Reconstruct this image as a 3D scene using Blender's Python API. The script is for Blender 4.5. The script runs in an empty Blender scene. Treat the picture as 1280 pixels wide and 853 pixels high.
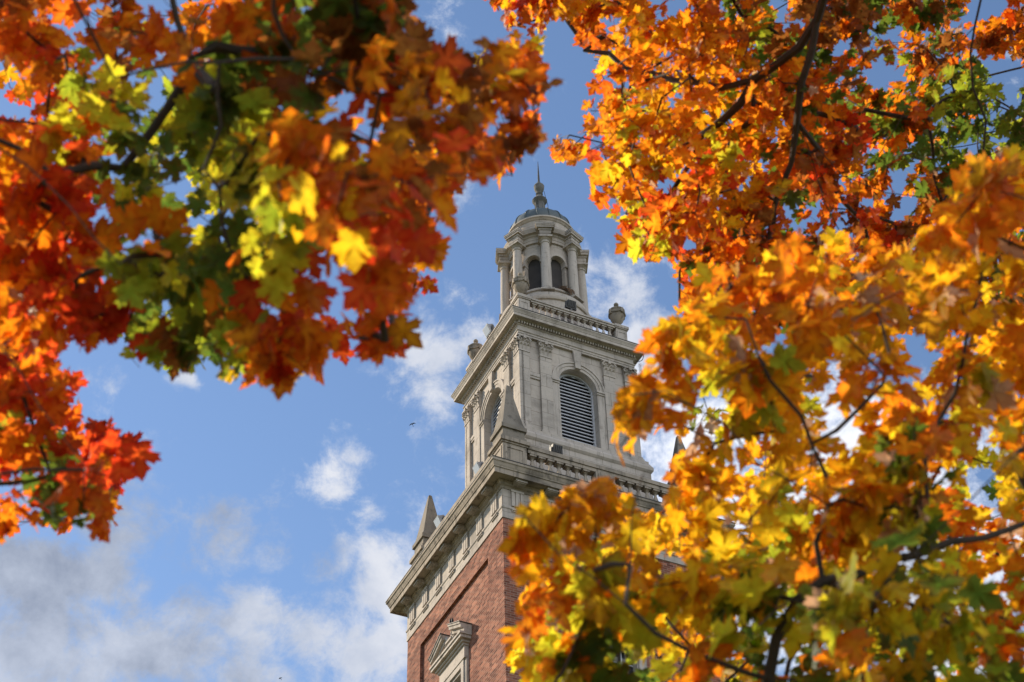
import bpy, math, random
import numpy as np
from mathutils import Vector, Matrix

R = math.radians
scene = bpy.context.scene
C = scene.collection

# ------------------------------------------------------------------ camera
CAM = np.array([0.0, 0.0, 1.6])
FPX, PIT, ROL = 2213.25, 0.744668, -0.0278819
FW = np.array([0, math.cos(PIT), math.sin(PIT)])
UP0 = np.array([0, -math.sin(PIT), math.cos(PIT)])
RT0 = np.array([1.0, 0, 0])
RT = RT0 * math.cos(ROL) + UP0 * math.sin(ROL)
UP = -RT0 * math.sin(ROL) + UP0 * math.cos(ROL)
cam = bpy.data.cameras.new('camera')
cam.sensor_width = 36.0
cam.lens = FPX / 1280 * 36.0
cam.clip_start, cam.clip_end = 0.1, 5000
cam.dof.use_dof = True
cam.dof.focus_distance = 58.0
cam.dof.aperture_fstop = 5.2
cam.dof.aperture_blades = 9
camo = bpy.data.objects.new('camera', cam)
C.objects.link(camo)
m = Matrix.Identity(4)
for i in range(3):
    m[i][0], m[i][1], m[i][2], m[i][3] = RT[i], UP[i], -FW[i], CAM[i]
camo.matrix_world = m
scene.camera = camo

# ------------------------------------------------------------------ light: sun + sky with clouds
TROT = 0.459565                       # how the tower stands, about z
SUN_EL = R(32)
a_ = R(52)                            # sun's angle off the sunlit face's normal
lx, ly = -math.cos(a_), math.sin(a_)
SUN = np.array([(lx * math.cos(TROT) - ly * math.sin(TROT)) * math.cos(SUN_EL),
                (lx * math.sin(TROT) + ly * math.cos(TROT)) * math.cos(SUN_EL), math.sin(SUN_EL)])
sun = bpy.data.lights.new('sun', 'SUN')
sun.energy = 4.2
sun.angle = R(0.53)
sun.color = (1.0, 0.87, 0.67)
suno = bpy.data.objects.new('sun', sun)
C.objects.link(suno)
suno.rotation_euler = Vector(SUN).to_track_quat('Z', 'Y').to_euler()

world = bpy.data.worlds.new('World')
scene.world = world
world.use_nodes = True
nt = world.node_tree
nt.nodes.clear()


def mth(op, a, b=None, c=None, tree=None):
    t = tree or nt
    n = t.nodes.new('ShaderNodeMath')
    n.operation = op
    for i, v in enumerate((a, b, c)):
        if v is None:
            continue
        if isinstance(v, (int, float)):
            n.inputs[i].default_value = v
        else:
            t.links.new(v, n.inputs[i])
    return n.outputs[0]


sky = nt.nodes.new('ShaderNodeTexSky')
sky.sky_type = 'NISHITA'
sky.sun_disc = False
sky.sun_elevation = SUN_EL
sky.sun_rotation = math.atan2(SUN[0], SUN[1])
sky.altitude = 300
sky.air_density = 1.0
sky.dust_density = 0.25
sky.ozone_density = 2.6
bg1 = nt.nodes.new('ShaderNodeBackground')
bg1.inputs['Strength'].default_value = 0.115
nt.links.new(sky.outputs[0], bg1.inputs['Color'])
tc = nt.nodes.new('ShaderNodeTexCoord')
sep = nt.nodes.new('ShaderNodeSeparateXYZ')
nt.links.new(tc.outputs['Generated'], sep.inputs[0])


def noise(tree, vec, scale, detail=6, rough=0.55, dist=0.0):
    n = tree.nodes.new('ShaderNodeTexNoise')
    n.inputs['Scale'].default_value = scale
    n.inputs['Detail'].default_value = detail
    n.inputs['Roughness'].default_value = rough
    n.inputs['Distortion'].default_value = dist
    if vec is not None:
        tree.links.new(vec, n.inputs['Vector'])
    return n


nz = noise(nt, tc.outputs['Generated'], 26, 10, 0.66, 0.2)
nw = noise(nt, tc.outputs['Generated'], 9, 4, 0.5)
seps = nt.nodes.new('ShaderNodeSeparateColor')
nt.links.new(nw.outputs['Color'], seps.inputs[0])
az = mth('MULTIPLY', mth('ARCTAN2', sep.outputs[0], sep.outputs[1]), 57.29578)
el = mth('MULTIPLY', mth('ARCSINE', sep.outputs[2]), 57.29578)
az = mth('ADD', az, mth('MULTIPLY', mth('SUBTRACT', seps.outputs[0], 0.5), 2.2))
el = mth('ADD', el, mth('MULTIPLY', mth('SUBTRACT', seps.outputs[1], 0.5), 1.6))
# this sky's cloud banks and added fill clouds: azimuth, elevation, spreads (degrees), cover, brightness
CLOUDS = [(-7.42, 37.95, 0.74, 0.82, 1.0, 1.00), (-6.16, 37.13, 1.04, 0.57, 0.55, 0.90), (-6.76, 38.91, 0.78, 0.36, 0.60, 1.00),
          (-14.06, 40.59, 0.52, 0.21, 0.80, 0.95), (-3.33, 41.82, 1.1, 1.5, 0.78, 0.85), (-2.83, 44.02, 1.16, 0.78, 0.62, 0.85),
          (-1.41, 42.85, 0.78, 0.78, 0.7, 0.90), (5.11, 44.17, 1.4, 1.15, 0.95, 0.95), (6.11, 42.29, 1.6, 1.6, 0.85, 0.95),
          (6.79, 38.61, 1.81, 2.33, 1.00, 1.15), (-18.52, 34.11, 3.6, 1.45, 1.05, 0.30), (-17.42, 31.78, 3.6, 1.6, 1.12, 0.55),
          (-12.68, 32.6, 3.3, 1.5, 1.08, 0.34), (-9.77, 33.68, 1.7, 0.78, 1.0, 0.72), (-7.60, 33.03, 1.9, 1.04, 1.0, 0.7),
          (-4.95, 34.87, 0.95, 1.29, 1.05, 1.00), (-5.15, 32.34, 1.7, 1.1, 1.05, 0.90), (-5.30, 35.88, 0.78, 0.65, 0.70, 1.00),
          (-17.90, 40.64, 1.81, 0.65, 0.40, 0.70), (-1.90, 47.63, 0.91, 0.65, 0.40, 0.80), (11.20, 36.12, 5.70, 3.88, 0.90, 1.15),
          (17.92, 32.62, 3.88, 3.88, 0.90, 1.10), (-16.5, 36.0, 3.2, 1.0, 0.82, 0.42), (-13.0, 35.3, 2.4, 0.8, 0.6, 0.45), (-8.5, 35.3, 2.4, 0.7, 0.5, 0.45), (-4.06, 36.79, 1.29, 1.04, 0.35, 0.75),
          (-60, 30, 18, 9, .8, .9), (70, 35, 22, 12, .9, 1.0), (115, 38, 28, 16, 1.1, 1.5), (165, 42, 32, 20, 1.2, 1.65), (150, 20, 45, 9, 1.1, 1.5), (-130, 35, 25, 12, .8, .9)]  # brightest unseen ones behind the camera are added to fill the shaded face
cover = bri = wsum = None
for (ca, ce, sa, se, cv, br) in CLOUDS:
    k = math.cos(R(ce)) / (sa * 1.25)
    u = mth('MULTIPLY', mth('SUBTRACT', az, ca), k)
    v = mth('MULTIPLY', mth('SUBTRACT', el, ce), 1 / (se * 1.25))
    g = mth('EXPONENT', mth('MULTIPLY', mth('MULTIPLY_ADD', u, u, mth('MULTIPLY', v, v)), -1.0))
    g = mth('MULTIPLY', g, cv)
    cover = g if cover is None else mth('MAXIMUM', cover, g)
    b = mth('MULTIPLY', g, br)
    bri = b if bri is None else mth('ADD', bri, b)
    wsum = g if wsum is None else mth('ADD', wsum, g)
bri = mth('DIVIDE', bri, mth('ADD', wsum, 0.0001))
dens = mth('ADD', cover, mth('MULTIPLY', mth('SUBTRACT', nz.outputs['Fac'], 0.52), 2.8))
mr = nt.nodes.new('ShaderNodeMapRange')
mr.interpolation_type = 'SMOOTHSTEP'
nt.links.new(dens, mr.inputs['Value'])
mr.inputs['From Min'].default_value = 0.16
mr.inputs['From Max'].default_value = 0.95
n2 = noise(nt, tc.outputs['Generated'], 24, 9, 0.6, 0.2)
shade = mth('ADD', bri, mth('MULTIPLY', mth('SUBTRACT', n2.outputs['Fac'], 0.5), 1.15))
ramp = nt.nodes.new('ShaderNodeValToRGB')
nt.links.new(shade, ramp.inputs['Fac'])
ramp.color_ramp.elements[0].position = 0.25
ramp.color_ramp.elements[0].color = (0.26, 0.305, 0.405, 1)
ramp.color_ramp.elements[1].position = 1.0
ramp.color_ramp.elements[1].color = (0.66, 0.68, 0.74, 1)
e = ramp.color_ramp.elements.new(0.6)
e.color = (0.44, 0.49, 0.60, 1)
bg2 = nt.nodes.new('ShaderNodeBackground')
nt.links.new(mth('MULTIPLY', mth('MAXIMUM', mth('MULTIPLY', bri, bri), 1.0), 0.72), bg2.inputs['Strength'])
nt.links.new(ramp.outputs[0], bg2.inputs['Color'])
mixs = nt.nodes.new('ShaderNodeMixShader')
nt.links.new(mr.outputs[0], mixs.inputs[0])
nt.links.new(bg1.outputs[0], mixs.inputs[1])
nt.links.new(bg2.outputs[0], mixs.inputs[2])
wo = nt.nodes.new('ShaderNodeOutputWorld')
nt.links.new(mixs.outputs[0], wo.inputs[0])

scene.view_settings.view_transform = 'Standard'
scene.view_settings.look = 'None'
scene.view_settings.gamma = 1.0
scene.view_settings.exposure = 0.75
scene.view_settings.use_curve_mapping = False
scene.cycles.use_denoising = True
scene.cycles.max_bounces = 8
scene.cycles.transmission_bounces = 6

# ------------------------------------------------------------------ helpers
rng = np.random.default_rng(7)


def at(px, py, d):
    """point of the place seen at a pixel of the photograph, d metres along the view axis"""
    v = FW + RT * ((px - 640) / FPX) - UP * ((py - 426.5) / FPX)
    return CAM + v * d


def project(P):
    q = np.atleast_2d(P) - CAM
    d = q @ FW
    dd = np.where(np.abs(d) < 1e-6, 1e-6, d)
    return 640 + FPX * (q @ RT) / dd, 426.5 - FPX * (q @ UP) / dd, d


class MB:
    """collects polygons for ONE mesh; T maps local points on their way in"""

    def __init__(self):
        self.V, self.F, self.n, self.T = [], [], 0, None

    def add(self, v, f):
        v = np.asarray(v, float)
        if self.T is not None:
            v = self.T(v)
        self.V.append(v)
        self.F += [[i + self.n for i in q] for q in f]
        self.n += len(v)

    def box(self, x0, x1, y0, y1, z0, z1, top=1.0):
        v = [(x, y, z) for z in (z0, z1) for y in (y0, y1) for x in (x0, x1)]
        if top != 1.0:
            cx, cy = (x0 + x1) / 2, (y0 + y1) / 2
            v = [(cx + (x - cx) * top, cy + (y - cy) * top, z) if z == z1 else (x, y, z) for x, y, z in v]
        self.add(v, [(0, 2, 3, 1), (4, 5, 7, 6), (0, 1, 5, 4), (1, 3, 7, 5), (3, 2, 6, 7), (2, 0, 4, 6)])

    def prism(self, poly, y0, y1):
        """polygon in x,z extruded along y"""
        n = len(poly)
        v = [(x, y0, z) for x, z in poly] + [(x, y1, z) for x, z in poly]
        f = [list(range(n)), list(range(2 * n - 1, n - 1, -1))]
        f += [(i, i + n, (i + 1) % n + n, (i + 1) % n) for i in range(n)]
        self.add(v, f)

    def lathe(self, prof, seg=16, c=(0, 0), closed=True):
        v, f = [], []
        for r, z in prof:
            for k in range(seg):
                a = 2 * math.pi * k / seg
                v.append((c[0] + r * math.cos(a), c[1] + r * math.sin(a), z))
        for i in range(len(prof) - 1):
            for k in range(seg):
                f.append((i * seg + k, i * seg + (k + 1) % seg, (i + 1) * seg + (k + 1) % seg, (i + 1) * seg + k))
        if closed:
            f.append(list(range(seg - 1, -1, -1)))
            f.append([(len(prof) - 1) * seg + k for k in range(seg)])
        self.add(v, f)

    def square(self, prof, cap=False):
        """moulding profile (half width, z) mitred round a square"""
        v, f = [], []
        for w, z in prof:
            v += [(-w, -w, z), (w, -w, z), (w, w, z), (-w, w, z)]
        for i in range(len(prof) - 1):
            for k in range(4):
                f.append((i * 4 + k, i * 4 + (k + 1) % 4, i * 4 + 4 + (k + 1) % 4, i * 4 + 4 + k))
        if cap:
            f.append((3, 2, 1, 0))
            b = (len(prof) - 1) * 4
            f.append((b, b + 1, b + 2, b + 3))
        self.add(v, f)

    def tube(self, pts, rad, seg=6):
        pts = np.asarray(pts, float)
        rad = np.broadcast_to(np.asarray(rad, float), (len(pts),))
        tn = np.gradient(pts, axis=0)
        tn /= np.linalg.norm(tn, axis=1)[:, None] + 1e-9
        ref = np.array([0.31, 0.17, 0.93])
        v, f = [], []
        for i, (p, t) in enumerate(zip(pts, tn)):
            a = np.cross(t, ref)
            a /= np.linalg.norm(a) + 1e-9
            b = np.cross(t, a)
            for k in range(seg):
                th = 2 * math.pi * k / seg
                v.append(p + rad[i] * (a * math.cos(th) + b * math.sin(th)))
        for i in range(len(pts) - 1):
            for k in range(seg):
                f.append((i * seg + k, i * seg + (k + 1) % seg, (i + 1) * seg + (k + 1) % seg, (i + 1) * seg + k))
        f.append(list(range(seg)))
        f.append([(len(pts) - 1) * seg + k for k in range(seg - 1, -1, -1)])
        self.add(v, f)

    def mesh(self, name, smooth=False, scale=1.0, offz=0.0):
        v = np.concatenate(self.V)
        v = (v - np.array([0, 0, offz])) * scale
        me = bpy.data.meshes.new(name)
        me.from_pydata(v.tolist(), [], self.F)
        uv = me.uv_layers.new(name='wall_uv')
        nl = len(me.loops)
        nrm = np.zeros(len(me.polygons) * 3)
        me.polygons.foreach_get('normal', nrm)
        nrm = nrm.reshape(-1, 3)
        cnt = np.zeros(len(me.polygons), int)
        me.polygons.foreach_get('loop_total', cnt)
        li = np.zeros(nl, int)
        me.loops.foreach_get('vertex_index', li)
        co = v[li]
        nn = np.abs(np.repeat(nrm, cnt, axis=0))
        u = np.where(nn[:, 0] > nn[:, 1], co[:, 1], co[:, 0])
        w = np.where(nn[:, 2] > 0.8, co[:, 1], co[:, 2])
        uv.data.foreach_set('uv', np.stack([u, w], 1).astype(np.float32).ravel())
        if smooth:
            me.polygons.foreach_set('use_smooth', [True] * len(me.polygons))
            me.set_sharp_from_angle(angle=R(38))
        return me


def link(name, me, mat, parent=None, loc=(0, 0, 0), rz=0.0):
    o = bpy.data.objects.new(name, me)
    C.objects.link(o)
    if mat is not None and me is not None and not me.materials:
        me.materials.append(mat)
    o.parent = parent
    o.location = loc
    o.rotation_euler = (0, 0, rz)
    return o


def tag(o, label=None, cat=None, group=None, kind=None):
    for k, v in (('label', label), ('category', cat), ('group', group), ('kind', kind)):
        if v:
            o[k] = v
    return o


# ------------------------------------------------------------------ materials
def newmat(name):
    mt = bpy.data.materials.new(name)
    mt.use_nodes = True
    t = mt.node_tree
    return mt, t, t.nodes['Principled BSDF']


def mixc(t, fac, a, b, mode='MIX'):
    n = t.nodes.new('ShaderNodeMix')
    n.data_type = 'RGBA'
    n.blend_type = mode
    for i, v in ((0, fac), (6, a), (7, b)):
        if isinstance(v, (int, float)):
            n.inputs[i].default_value = v
        elif isinstance(v, tuple):
            n.inputs[i].default_value = v if len(v) == 4 else (*v, 1)
        else:
            t.links.new(v, n.inputs[i])
    return n.outputs[2]


def rampf(t, v, lo, hi):
    n = t.nodes.new('ShaderNodeMapRange')
    n.interpolation_type = 'SMOOTHSTEP'
    t.links.new(v, n.inputs[0])
    n.inputs[1].default_value, n.inputs[2].default_value = lo, hi
    return n.outputs[0]


def scaled(t, src, s):
    n = t.nodes.new('ShaderNodeMapping')
    n.inputs['Scale'].default_value = s
    t.links.new(src, n.inputs['Vector'])
    return n.outputs[0]


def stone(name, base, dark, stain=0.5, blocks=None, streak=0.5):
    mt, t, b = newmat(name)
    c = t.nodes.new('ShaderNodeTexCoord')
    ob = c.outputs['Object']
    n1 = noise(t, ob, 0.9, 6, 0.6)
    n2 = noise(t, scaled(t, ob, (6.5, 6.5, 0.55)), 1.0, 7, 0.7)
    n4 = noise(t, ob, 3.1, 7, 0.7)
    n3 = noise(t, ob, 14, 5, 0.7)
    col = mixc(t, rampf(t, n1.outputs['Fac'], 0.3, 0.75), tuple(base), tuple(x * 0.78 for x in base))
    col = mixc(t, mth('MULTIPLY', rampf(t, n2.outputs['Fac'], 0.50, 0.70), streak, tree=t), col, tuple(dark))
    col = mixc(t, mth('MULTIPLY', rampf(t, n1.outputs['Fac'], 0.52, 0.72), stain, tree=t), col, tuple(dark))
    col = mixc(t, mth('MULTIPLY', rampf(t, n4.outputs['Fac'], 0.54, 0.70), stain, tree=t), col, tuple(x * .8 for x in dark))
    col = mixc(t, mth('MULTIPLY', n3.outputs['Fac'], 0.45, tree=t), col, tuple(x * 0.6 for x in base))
    hgt = n3.outputs['Fac']
    if blocks:
        u = t.nodes.new('ShaderNodeUVMap')
        br = t.nodes.new('ShaderNodeTexBrick')
        t.links.new(u.outputs[0], br.inputs['Vector'])
        br.inputs['Scale'].default_value = 1.0
        br.inputs['Brick Width'].default_value = blocks[0]
        br.inputs['Row Height'].default_value = blocks[1]
        br.inputs['Mortar Size'].default_value = 0.008
        br.inputs['Mortar Smooth'].default_value = 0.3
        br.inputs['Color1'].default_value = (0.92, 0.92, 0.92, 1)
        br.inputs['Color2'].default_value = (1.05, 1.04, 1.02, 1)
        br.inputs['Mortar'].default_value = (0.5, 0.48, 0.46, 1)
        col = mixc(t, 1.0, col, br.outputs['Color'], 'MULTIPLY')
    t.links.new(col, b.inputs['Base Color'])
    b.inputs['Roughness'].default_value = 0.95
    b.inputs['Specular IOR Level'].default_value = 0.15
    bp = t.nodes.new('ShaderNodeBump')
    bp.inputs['Strength'].default_value = 0.35
    bp.inputs['Distance'].default_value = 0.02
    t.links.new(hgt, bp.inputs['Height'])
    t.links.new(bp.outputs[0], b.inputs['Normal'])
    return mt


LIME = stone('limestone', (0.52, 0.452, 0.392), (0.16, 0.138, 0.115), 0.65, None, 0.72)
LIMEB = stone('limestone_ashlar', (0.52, 0.452, 0.392), (0.19, 0.168, 0.145), 0.55, (1.1, 0.52), 0.6)
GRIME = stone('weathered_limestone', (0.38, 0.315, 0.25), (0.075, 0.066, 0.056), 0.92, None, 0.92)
OBEL = stone('obelisk_stone', (0.26, 0.222, 0.18), (0.075, 0.066, 0.056), 0.7, None, 0.7)


FINST = stone('grey_finial_stone', (0.20, 0.19, 0.18), (0.075, 0.07, 0.066), 0.7, None, 0.7)


def brickmat():
    mt, t, b = newmat('red_brick')
    u = t.nodes.new('ShaderNodeUVMap')
    br = t.nodes.new('ShaderNodeTexBrick')
    t.links.new(u.outputs[0], br.inputs['Vector'])
    br.inputs['Scale'].default_value = 1.0
    br.inputs['Brick Width'].default_value = 0.215
    br.inputs['Row Height'].default_value = 0.072
    br.inputs['Mortar Size'].default_value = 0.006
    br.inputs['Bias'].default_value = -0.1
    br.inputs['Color1'].default_value = (0.13, 0.046, 0.030, 1)
    br.inputs['Color2'].default_value = (0.36, 0.150, 0.095, 1)
    br.inputs['Mortar'].default_value = (0.31, 0.24, 0.19, 1)
    # a second lattice of the same size picks odd dark and pale bricks
    b2 = t.nodes.new('ShaderNodeTexBrick')
    mp = t.nodes.new('ShaderNodeMapping')
    mp.inputs['Location'].default_value = (21.5, 14.4, 0)
    t.links.new(u.outputs[0], mp.inputs['Vector'])
    t.links.new(mp.outputs[0], b2.inputs['Vector'])
    for k, v in (('Scale', 1.0), ('Brick Width', 0.215), ('Row Height', 0.072), ('Mortar Size', 0.0), ('Bias', 0.1)):
        b2.inputs[k].default_value = v
    b2.inputs['Color1'].default_value = (0.68, 0.64, 0.68, 1)
    b2.inputs['Color2'].default_value = (1.3, 1.27, 1.22, 1)
    col = mixc(t, 0.8, br.outputs['Color'], b2.outputs['Color'], 'MULTIPLY')
    c = t.nodes.new('ShaderNodeTexCoord')
    n1 = noise(t, c.outputs['Object'], 0.7, 5, 0.6)
    col = mixc(t, rampf(t, n1.outputs['Fac'], 0.35, 0.75), col, mixc(t, 1.0, col, (0.72, 0.66, 0.66), 'MULTIPLY'))
    t.links.new(col, b.inputs['Base Color'])
    b.inputs['Roughness'].default_value = 0.95
    b.inputs['Specular IOR Level'].default_value = 0.12
    bp = t.nodes.new('ShaderNodeBump')
    bp.inputs['Strength'].default_value = 0.6
    bp.inputs['Distance'].default_value = 0.01
    bp.invert = True
    t.links.new(br.outputs['Fac'], bp.inputs['Height'])
    t.links.new(bp.outputs[0], b.inputs['Normal'])
    return mt


BRICK = brickmat()


def plain(name, col, rough=0.6, metal=0.0, var=0.3, scale=8.0):
    mt, t, b = newmat(name)
    c = t.nodes.new('ShaderNodeTexCoord')
    n = noise(t, c.outputs['Object'], scale, 5, 0.6)
    t.links.new(mixc(t, n.outputs['Fac'], tuple(x * (1 + var) for x in col), tuple(x * (1 - var) for x in col)), b.inputs['Base Color'])
    b.inputs['Roughness'].default_value = rough
    b.inputs['Metallic'].default_value = metal
    return mt


COPPER = plain('green_copper', (0.070, 0.086, 0.086), 0.55, 0.0, 0.4, 3.0)
LOUVRE = plain('painted_louvre', (0.42, 0.42, 0.44), 0.6, 0, 0.1)
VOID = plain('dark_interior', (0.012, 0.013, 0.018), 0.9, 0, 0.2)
SCREEN = plain('bird_screen', (0.030, 0.024, 0.020), 0.8, 0, 0.95, 2.2)
LEAD = plain('lead_flashing', (0.055, 0.05, 0.046), 0.7, 0, 0.5, 4)
GLASS = plain('window_glass', (0.03, 0.035, 0.045), 0.08, 0, 0.2)
FLOODM = plain('floodlight_grey', (0.22, 0.22, 0.23), 0.45, 0.2, 0.15)
FLOODD = plain('floodlight_dark', (0.06, 0.055, 0.052), 0.6, 0.0, 0.25)
LENS = plain('floodlight_glass', (0.45, 0.46, 0.48), 0.15, 0.0, 0.1)
WIRE = plain('dark_cable', (0.02, 0.02, 0.022), 0.6)
TWIG = plain('dry_twigs', (0.15, 0.085, 0.045), 0.9, 0, 0.5, 20)
BIRDM = plain('dark_feathers', (0.014, 0.013, 0.014), 0.7, 0, 0.3)
BARK = plain('maple_bark', (0.050, 0.036, 0.028), 0.9, 0, 0.5, 30)
GRASSM = plain('mown_grass', (0.075, 0.078, 0.03), 0.95, 0, 0.4, 2)


def leafmat():
    mt, t, b = newmat('maple_leaf')
    out = t.nodes['Material Output']
    at_ = t.nodes.new('ShaderNodeAttribute')
    at_.attribute_name = 'leaf_colour'
    c = t.nodes.new('ShaderNodeTexCoord')
    n = noise(t, c.outputs['Object'], 45, 3, 0.6)
    col = mixc(t, rampf(t, n.outputs['Fac'], 0.45, 0.75), at_.outputs['Color'], mixc(t, 1.0, at_.outputs['Color'], (0.72, 0.62, 0.5), 'MULTIPLY'))
    b.inputs['Roughness'].default_value = 0.5
    b.inputs['Specular IOR Level'].default_value = 0.3
    refl = mixc(t, 1.0, col, (0.55, 0.5, 0.46), 'MULTIPLY')
    t.links.new(refl, b.inputs['Base Color'])
    tr = t.nodes.new('ShaderNodeBsdfTranslucent')
    t.links.new(col, tr.inputs['Color'])
    mx = t.nodes.new('ShaderNodeMixShader')
    mx.inputs[0].default_value = 0.68
    t.links.new(b.outputs[0], mx.inputs[1])
    t.links.new(tr.outputs[0], mx.inputs[2])
    t.links.new(mx.outputs[0], out.inputs['Surface'])
    return mt


LEAF = leafmat()

# ------------------------------------------------------------------ ground
GZ = 5.0                                   # height of the lawn at the tower's foot
TX, TY = 1.6305 * 0.68, 62.462 * 0.68
S = 0.68                                   # metres per survey unit of the tower
ZB = (GZ - 1.6) / S                        # tower base in survey units above the eye
gx = np.concatenate([np.linspace(-1500, -90, 12), np.linspace(-80, 80, 41), np.linspace(90, 1500, 12)])
gy = np.concatenate([np.linspace(-1500, -40, 10), np.linspace(-36, 120, 40), np.linspace(140, 1500, 12)])
GXm, GYm = np.meshgrid(gx, gy)


def hill(x, y):
    s = np.clip((np.asarray(y, float) - 6) / 24, 0, 1)
    s = s * s * (3 - 2 * s)
    fall = np.exp(-np.clip(np.abs(x) - 40, 0, None) ** 2 / 6000) * np.exp(-np.clip(np.asarray(y, float) - 80, 0, None) ** 2 / 9000)
    return GZ * s * fall


gv = np.stack([GXm, GYm, hill(GXm, GYm)], -1).reshape(-1, 3)
nxg, nyg = len(gx), len(gy)
gf = [(j * nxg + i, j * nxg + i + 1, (j + 1) * nxg + i + 1, (j + 1) * nxg + i) for j in range(nyg - 1) for i in range(nxg - 1)]
gm = MB()
gm.add(gv, gf)
tag(link('ground', gm.mesh('ground', True), GRASSM), 'grassy lawn rising to the foot of the tower', None, None, 'structure')

# ------------------------------------------------------------------ the tower
tower = bpy.data.objects.new('bell_tower', None)
C.objects.link(tower)
tower.location = (TX, TY, GZ)
tower.rotation_euler = (0, 0, TROT)
tag(tower, 'tall brick and limestone bell tower with louvred belfry, domed cupola and thin spike', 'tower')


def side(k):
    """local frame of face k: x along the face, y = distance out from the axis"""
    c, s = [(1, 0), (0, 1), (-1, 0), (0, -1)][k]

    def T(v):
        x, y, z = v[:, 0], -v[:, 1], v[:, 2]
        return np.stack([x * c - y * s, x * s + y * c, z], 1)
    return T


def fixwind(mb):
    return mb


def tpart(name, mb, mat, parent=None, smooth=False, label=None):
    o = link(name, mb.mesh(name, smooth, S, ZB), mat, parent or tower)
    if label:
        o['label'] = label
    return o


def tmesh(name, mb, smooth=False):
    return mb.mesh(name, smooth, S, 0.0)


def tput(name, me, mat, parent, x, y, z, rz=0.0):
    return link(name, me, mat, parent, (x * S, y * S, (z - ZB) * S), rz)


def face_xy(k, x, out):
    v = side(k)(np.array([[x, out, 0.0]]))[0]
    return v[0], v[1]


WK = 4.83
# --- brick shaft with a sunk panel and a window opening in every face
PX, PZ0, PZ1, PD = 3.41, 22.0, 41.18, 0.13
OX, OZ0, OZ1 = 0.86, 31.0, 37.55
mb = MB()
for k in range(4):
    mb.T = side(k)

    def quad(x0, x1, z0, z1, o):
        mb.add([(x0, o, z0), (x1, o, z0), (x1, o, z1), (x0, o, z1)], [(0, 1, 2, 3)])
    quad(-WK, WK, ZB - 0.6, PZ0, WK)
    quad(-WK, WK, PZ1, 42.25, WK)
    quad(-WK, -PX, PZ0, PZ1, WK)
    quad(PX, WK, PZ0, PZ1, WK)
    wi = WK - PD
    for x in (-PX, PX):
        mb.add([(x, WK, PZ0), (x, wi, PZ0), (x, wi, PZ1), (x, WK, PZ1)], [(0, 1, 2, 3)])
    for z in (PZ0, PZ1):
        mb.add([(-PX, WK, z), (PX, WK, z), (PX, wi, z), (-PX, wi, z)], [(0, 1, 2, 3)])
    quad(-PX, PX, PZ0, OZ0, wi)
    quad(-PX, PX, OZ1, PZ1, wi)
    quad(-PX, -OX, OZ0, OZ1, wi)
    quad(OX, PX, OZ0, OZ1, wi)
    for x in (-OX, OX):
        mb.add([(x, wi, OZ0), (x, wi - .35, OZ0), (x, wi - .35, OZ1), (x, wi, OZ1)], [(0, 1, 2, 3)])
    for z in (OZ0, OZ1):
        mb.add([(-OX, wi, z), (OX, wi, z), (OX, wi - .35, z), (-OX, wi - .35, z)], [(0, 1, 2, 3)])
tpart('brick_shaft', mb, BRICK)

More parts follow.
